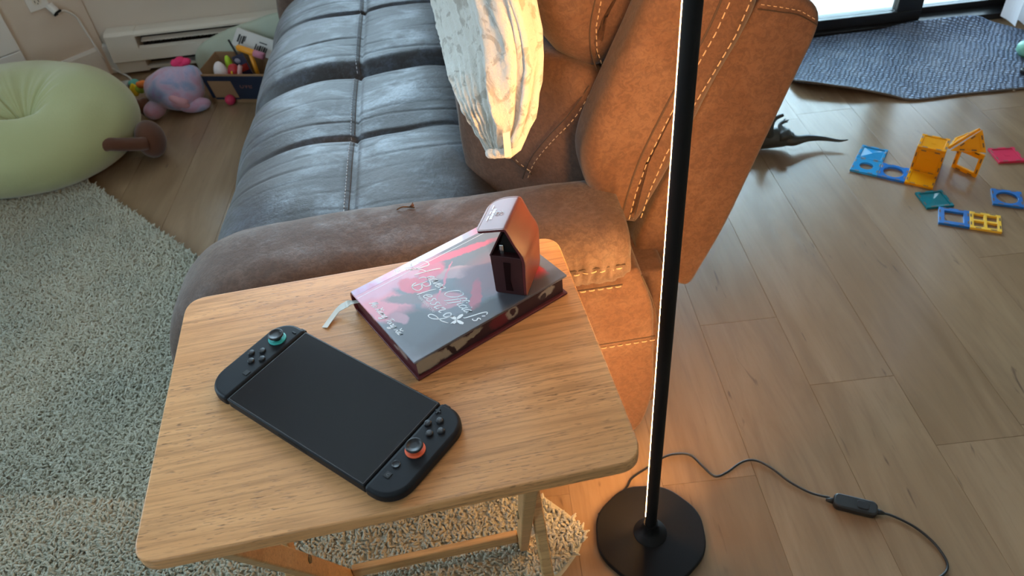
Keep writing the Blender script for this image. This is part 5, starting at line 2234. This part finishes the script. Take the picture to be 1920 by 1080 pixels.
obj('rod', bm, M['cord_black'], e, smooth=True)
e = intoy('orange_crayon_toy', 'orange and pink crayon shaped toy on top of the box', .150, .100)
a_, b_ = Vector((-.040, .0, .162)), Vector((.062, -.012, .132))
bm = bmesh.new()
add_tube(bm, [a_, a_.lerp(b_, .06), a_.lerp(b_, .55), b_.lerp(a_, .0)], [.004, .011, .012, .012], 12)
obj('barrel', bm, mat('toy_orange', (.80, .32, .02), .4), e, smooth=True)
bm = bmesh.new()
add_tube(bm, [a_.lerp(b_, .66), a_.lerp(b_, 1.02)], [.0127, .0127], 12)
obj('cap', bm, mat('toy_mauve', (.55, .20, .28), .5), e, smooth=True)
bm = bmesh.new()
add_tube(bm, [a_.lerp(b_, .5), Vector((.01, 0, 0))], [.008, .008], 10)
obj('handle', bm, bpy.data.materials['toy_orange'], e, smooth=True)
# white packet
wp = empty('white_packet', (-.85, 2.66, .0))
tag(wp, 'white paper packet with black print standing in the toy box', 'packet')
WO = Vector((-.85, 2.66, 0))
q = [Vector(p)-WO for p in ((-0.9342,2.715,0.1505), (-0.7832,2.665,0.0971), (-0.7477,2.69,0.1499), (-0.8972,2.74,0.2047))]
q[0].z -= 0
bm = bmesh.new()
n_ = (q[1]-q[0]).cross(q[3]-q[0]).normalized()*-.022
quadslab(bm, q[0], q[1], q[2], q[3], -.024)
o = obj('packet', bm, mat('white_paper', (.62, .60, .57), .6), wp)
bevel(o, .003, 2)
bm = bmesh.new()
exq = (q[1]-q[0])
eyq = (q[3]-q[0])
nq = exq.cross(eyq).normalized()*.0008
def pq(u, v): return q[0]+exq*u+eyq*v+nq
for (u0, u1, v0, v1) in ((.10, .14, .30, .72), (.155, .185, .20, .66), (.20, .25, .28, .70), (.255, .275, .42, .72), (.52, .55, .20, .52), (.57, .60, .16, .46), (.615, .66, .20, .50), (.675, .70, .16, .52), (.715, .76, .18, .50), (.77, .80, .14, .48), (.58, .76, .62, .68)):
    bm.faces.new([bm.verts.new(pq(a, b)) for a, b in ((u0, v0), (u1, v0), (u1, v1), (u0, v1))])
obj('black_print', bm, mat('black_ink', (.03, .03, .03), .6), wp)['kind'] = 'stuff'
# pale cushion against the heater
pcu = empty('pale_green_pillow', (-.95, 2.795, 0))
tag(pcu, 'pale sage pillow leaning on the heater behind the toy box', 'pillow')
bm = bmesh.new()
R_ = Matrix.Rotation(-.22, 3, 'Y') @ Matrix.Rotation(-.30, 3, 'X')
add_blob(bm, (.10, -.012, .104), (.26, .034, .096), 20, .65, R_, .05, 9)
obj('pillow', bm, cmat('pale_sage_cotton', (.46, .50, .40), (.40, .44, .35), 12, .8, .3, 60, .004), pcu, smooth=True)
pb = empty('pink_ball', (-0.9446,2.5456,0))
tag(pb, 'small hot pink ball on the floor before the toy box', 'ball')
bm = bmesh.new()
add_blob(bm, (0, 0, .019), (.019, .019, .019), 12)
obj('ball', bm, mat('pink_rubber', (.55, .03, .09), .5), pb, smooth=True)
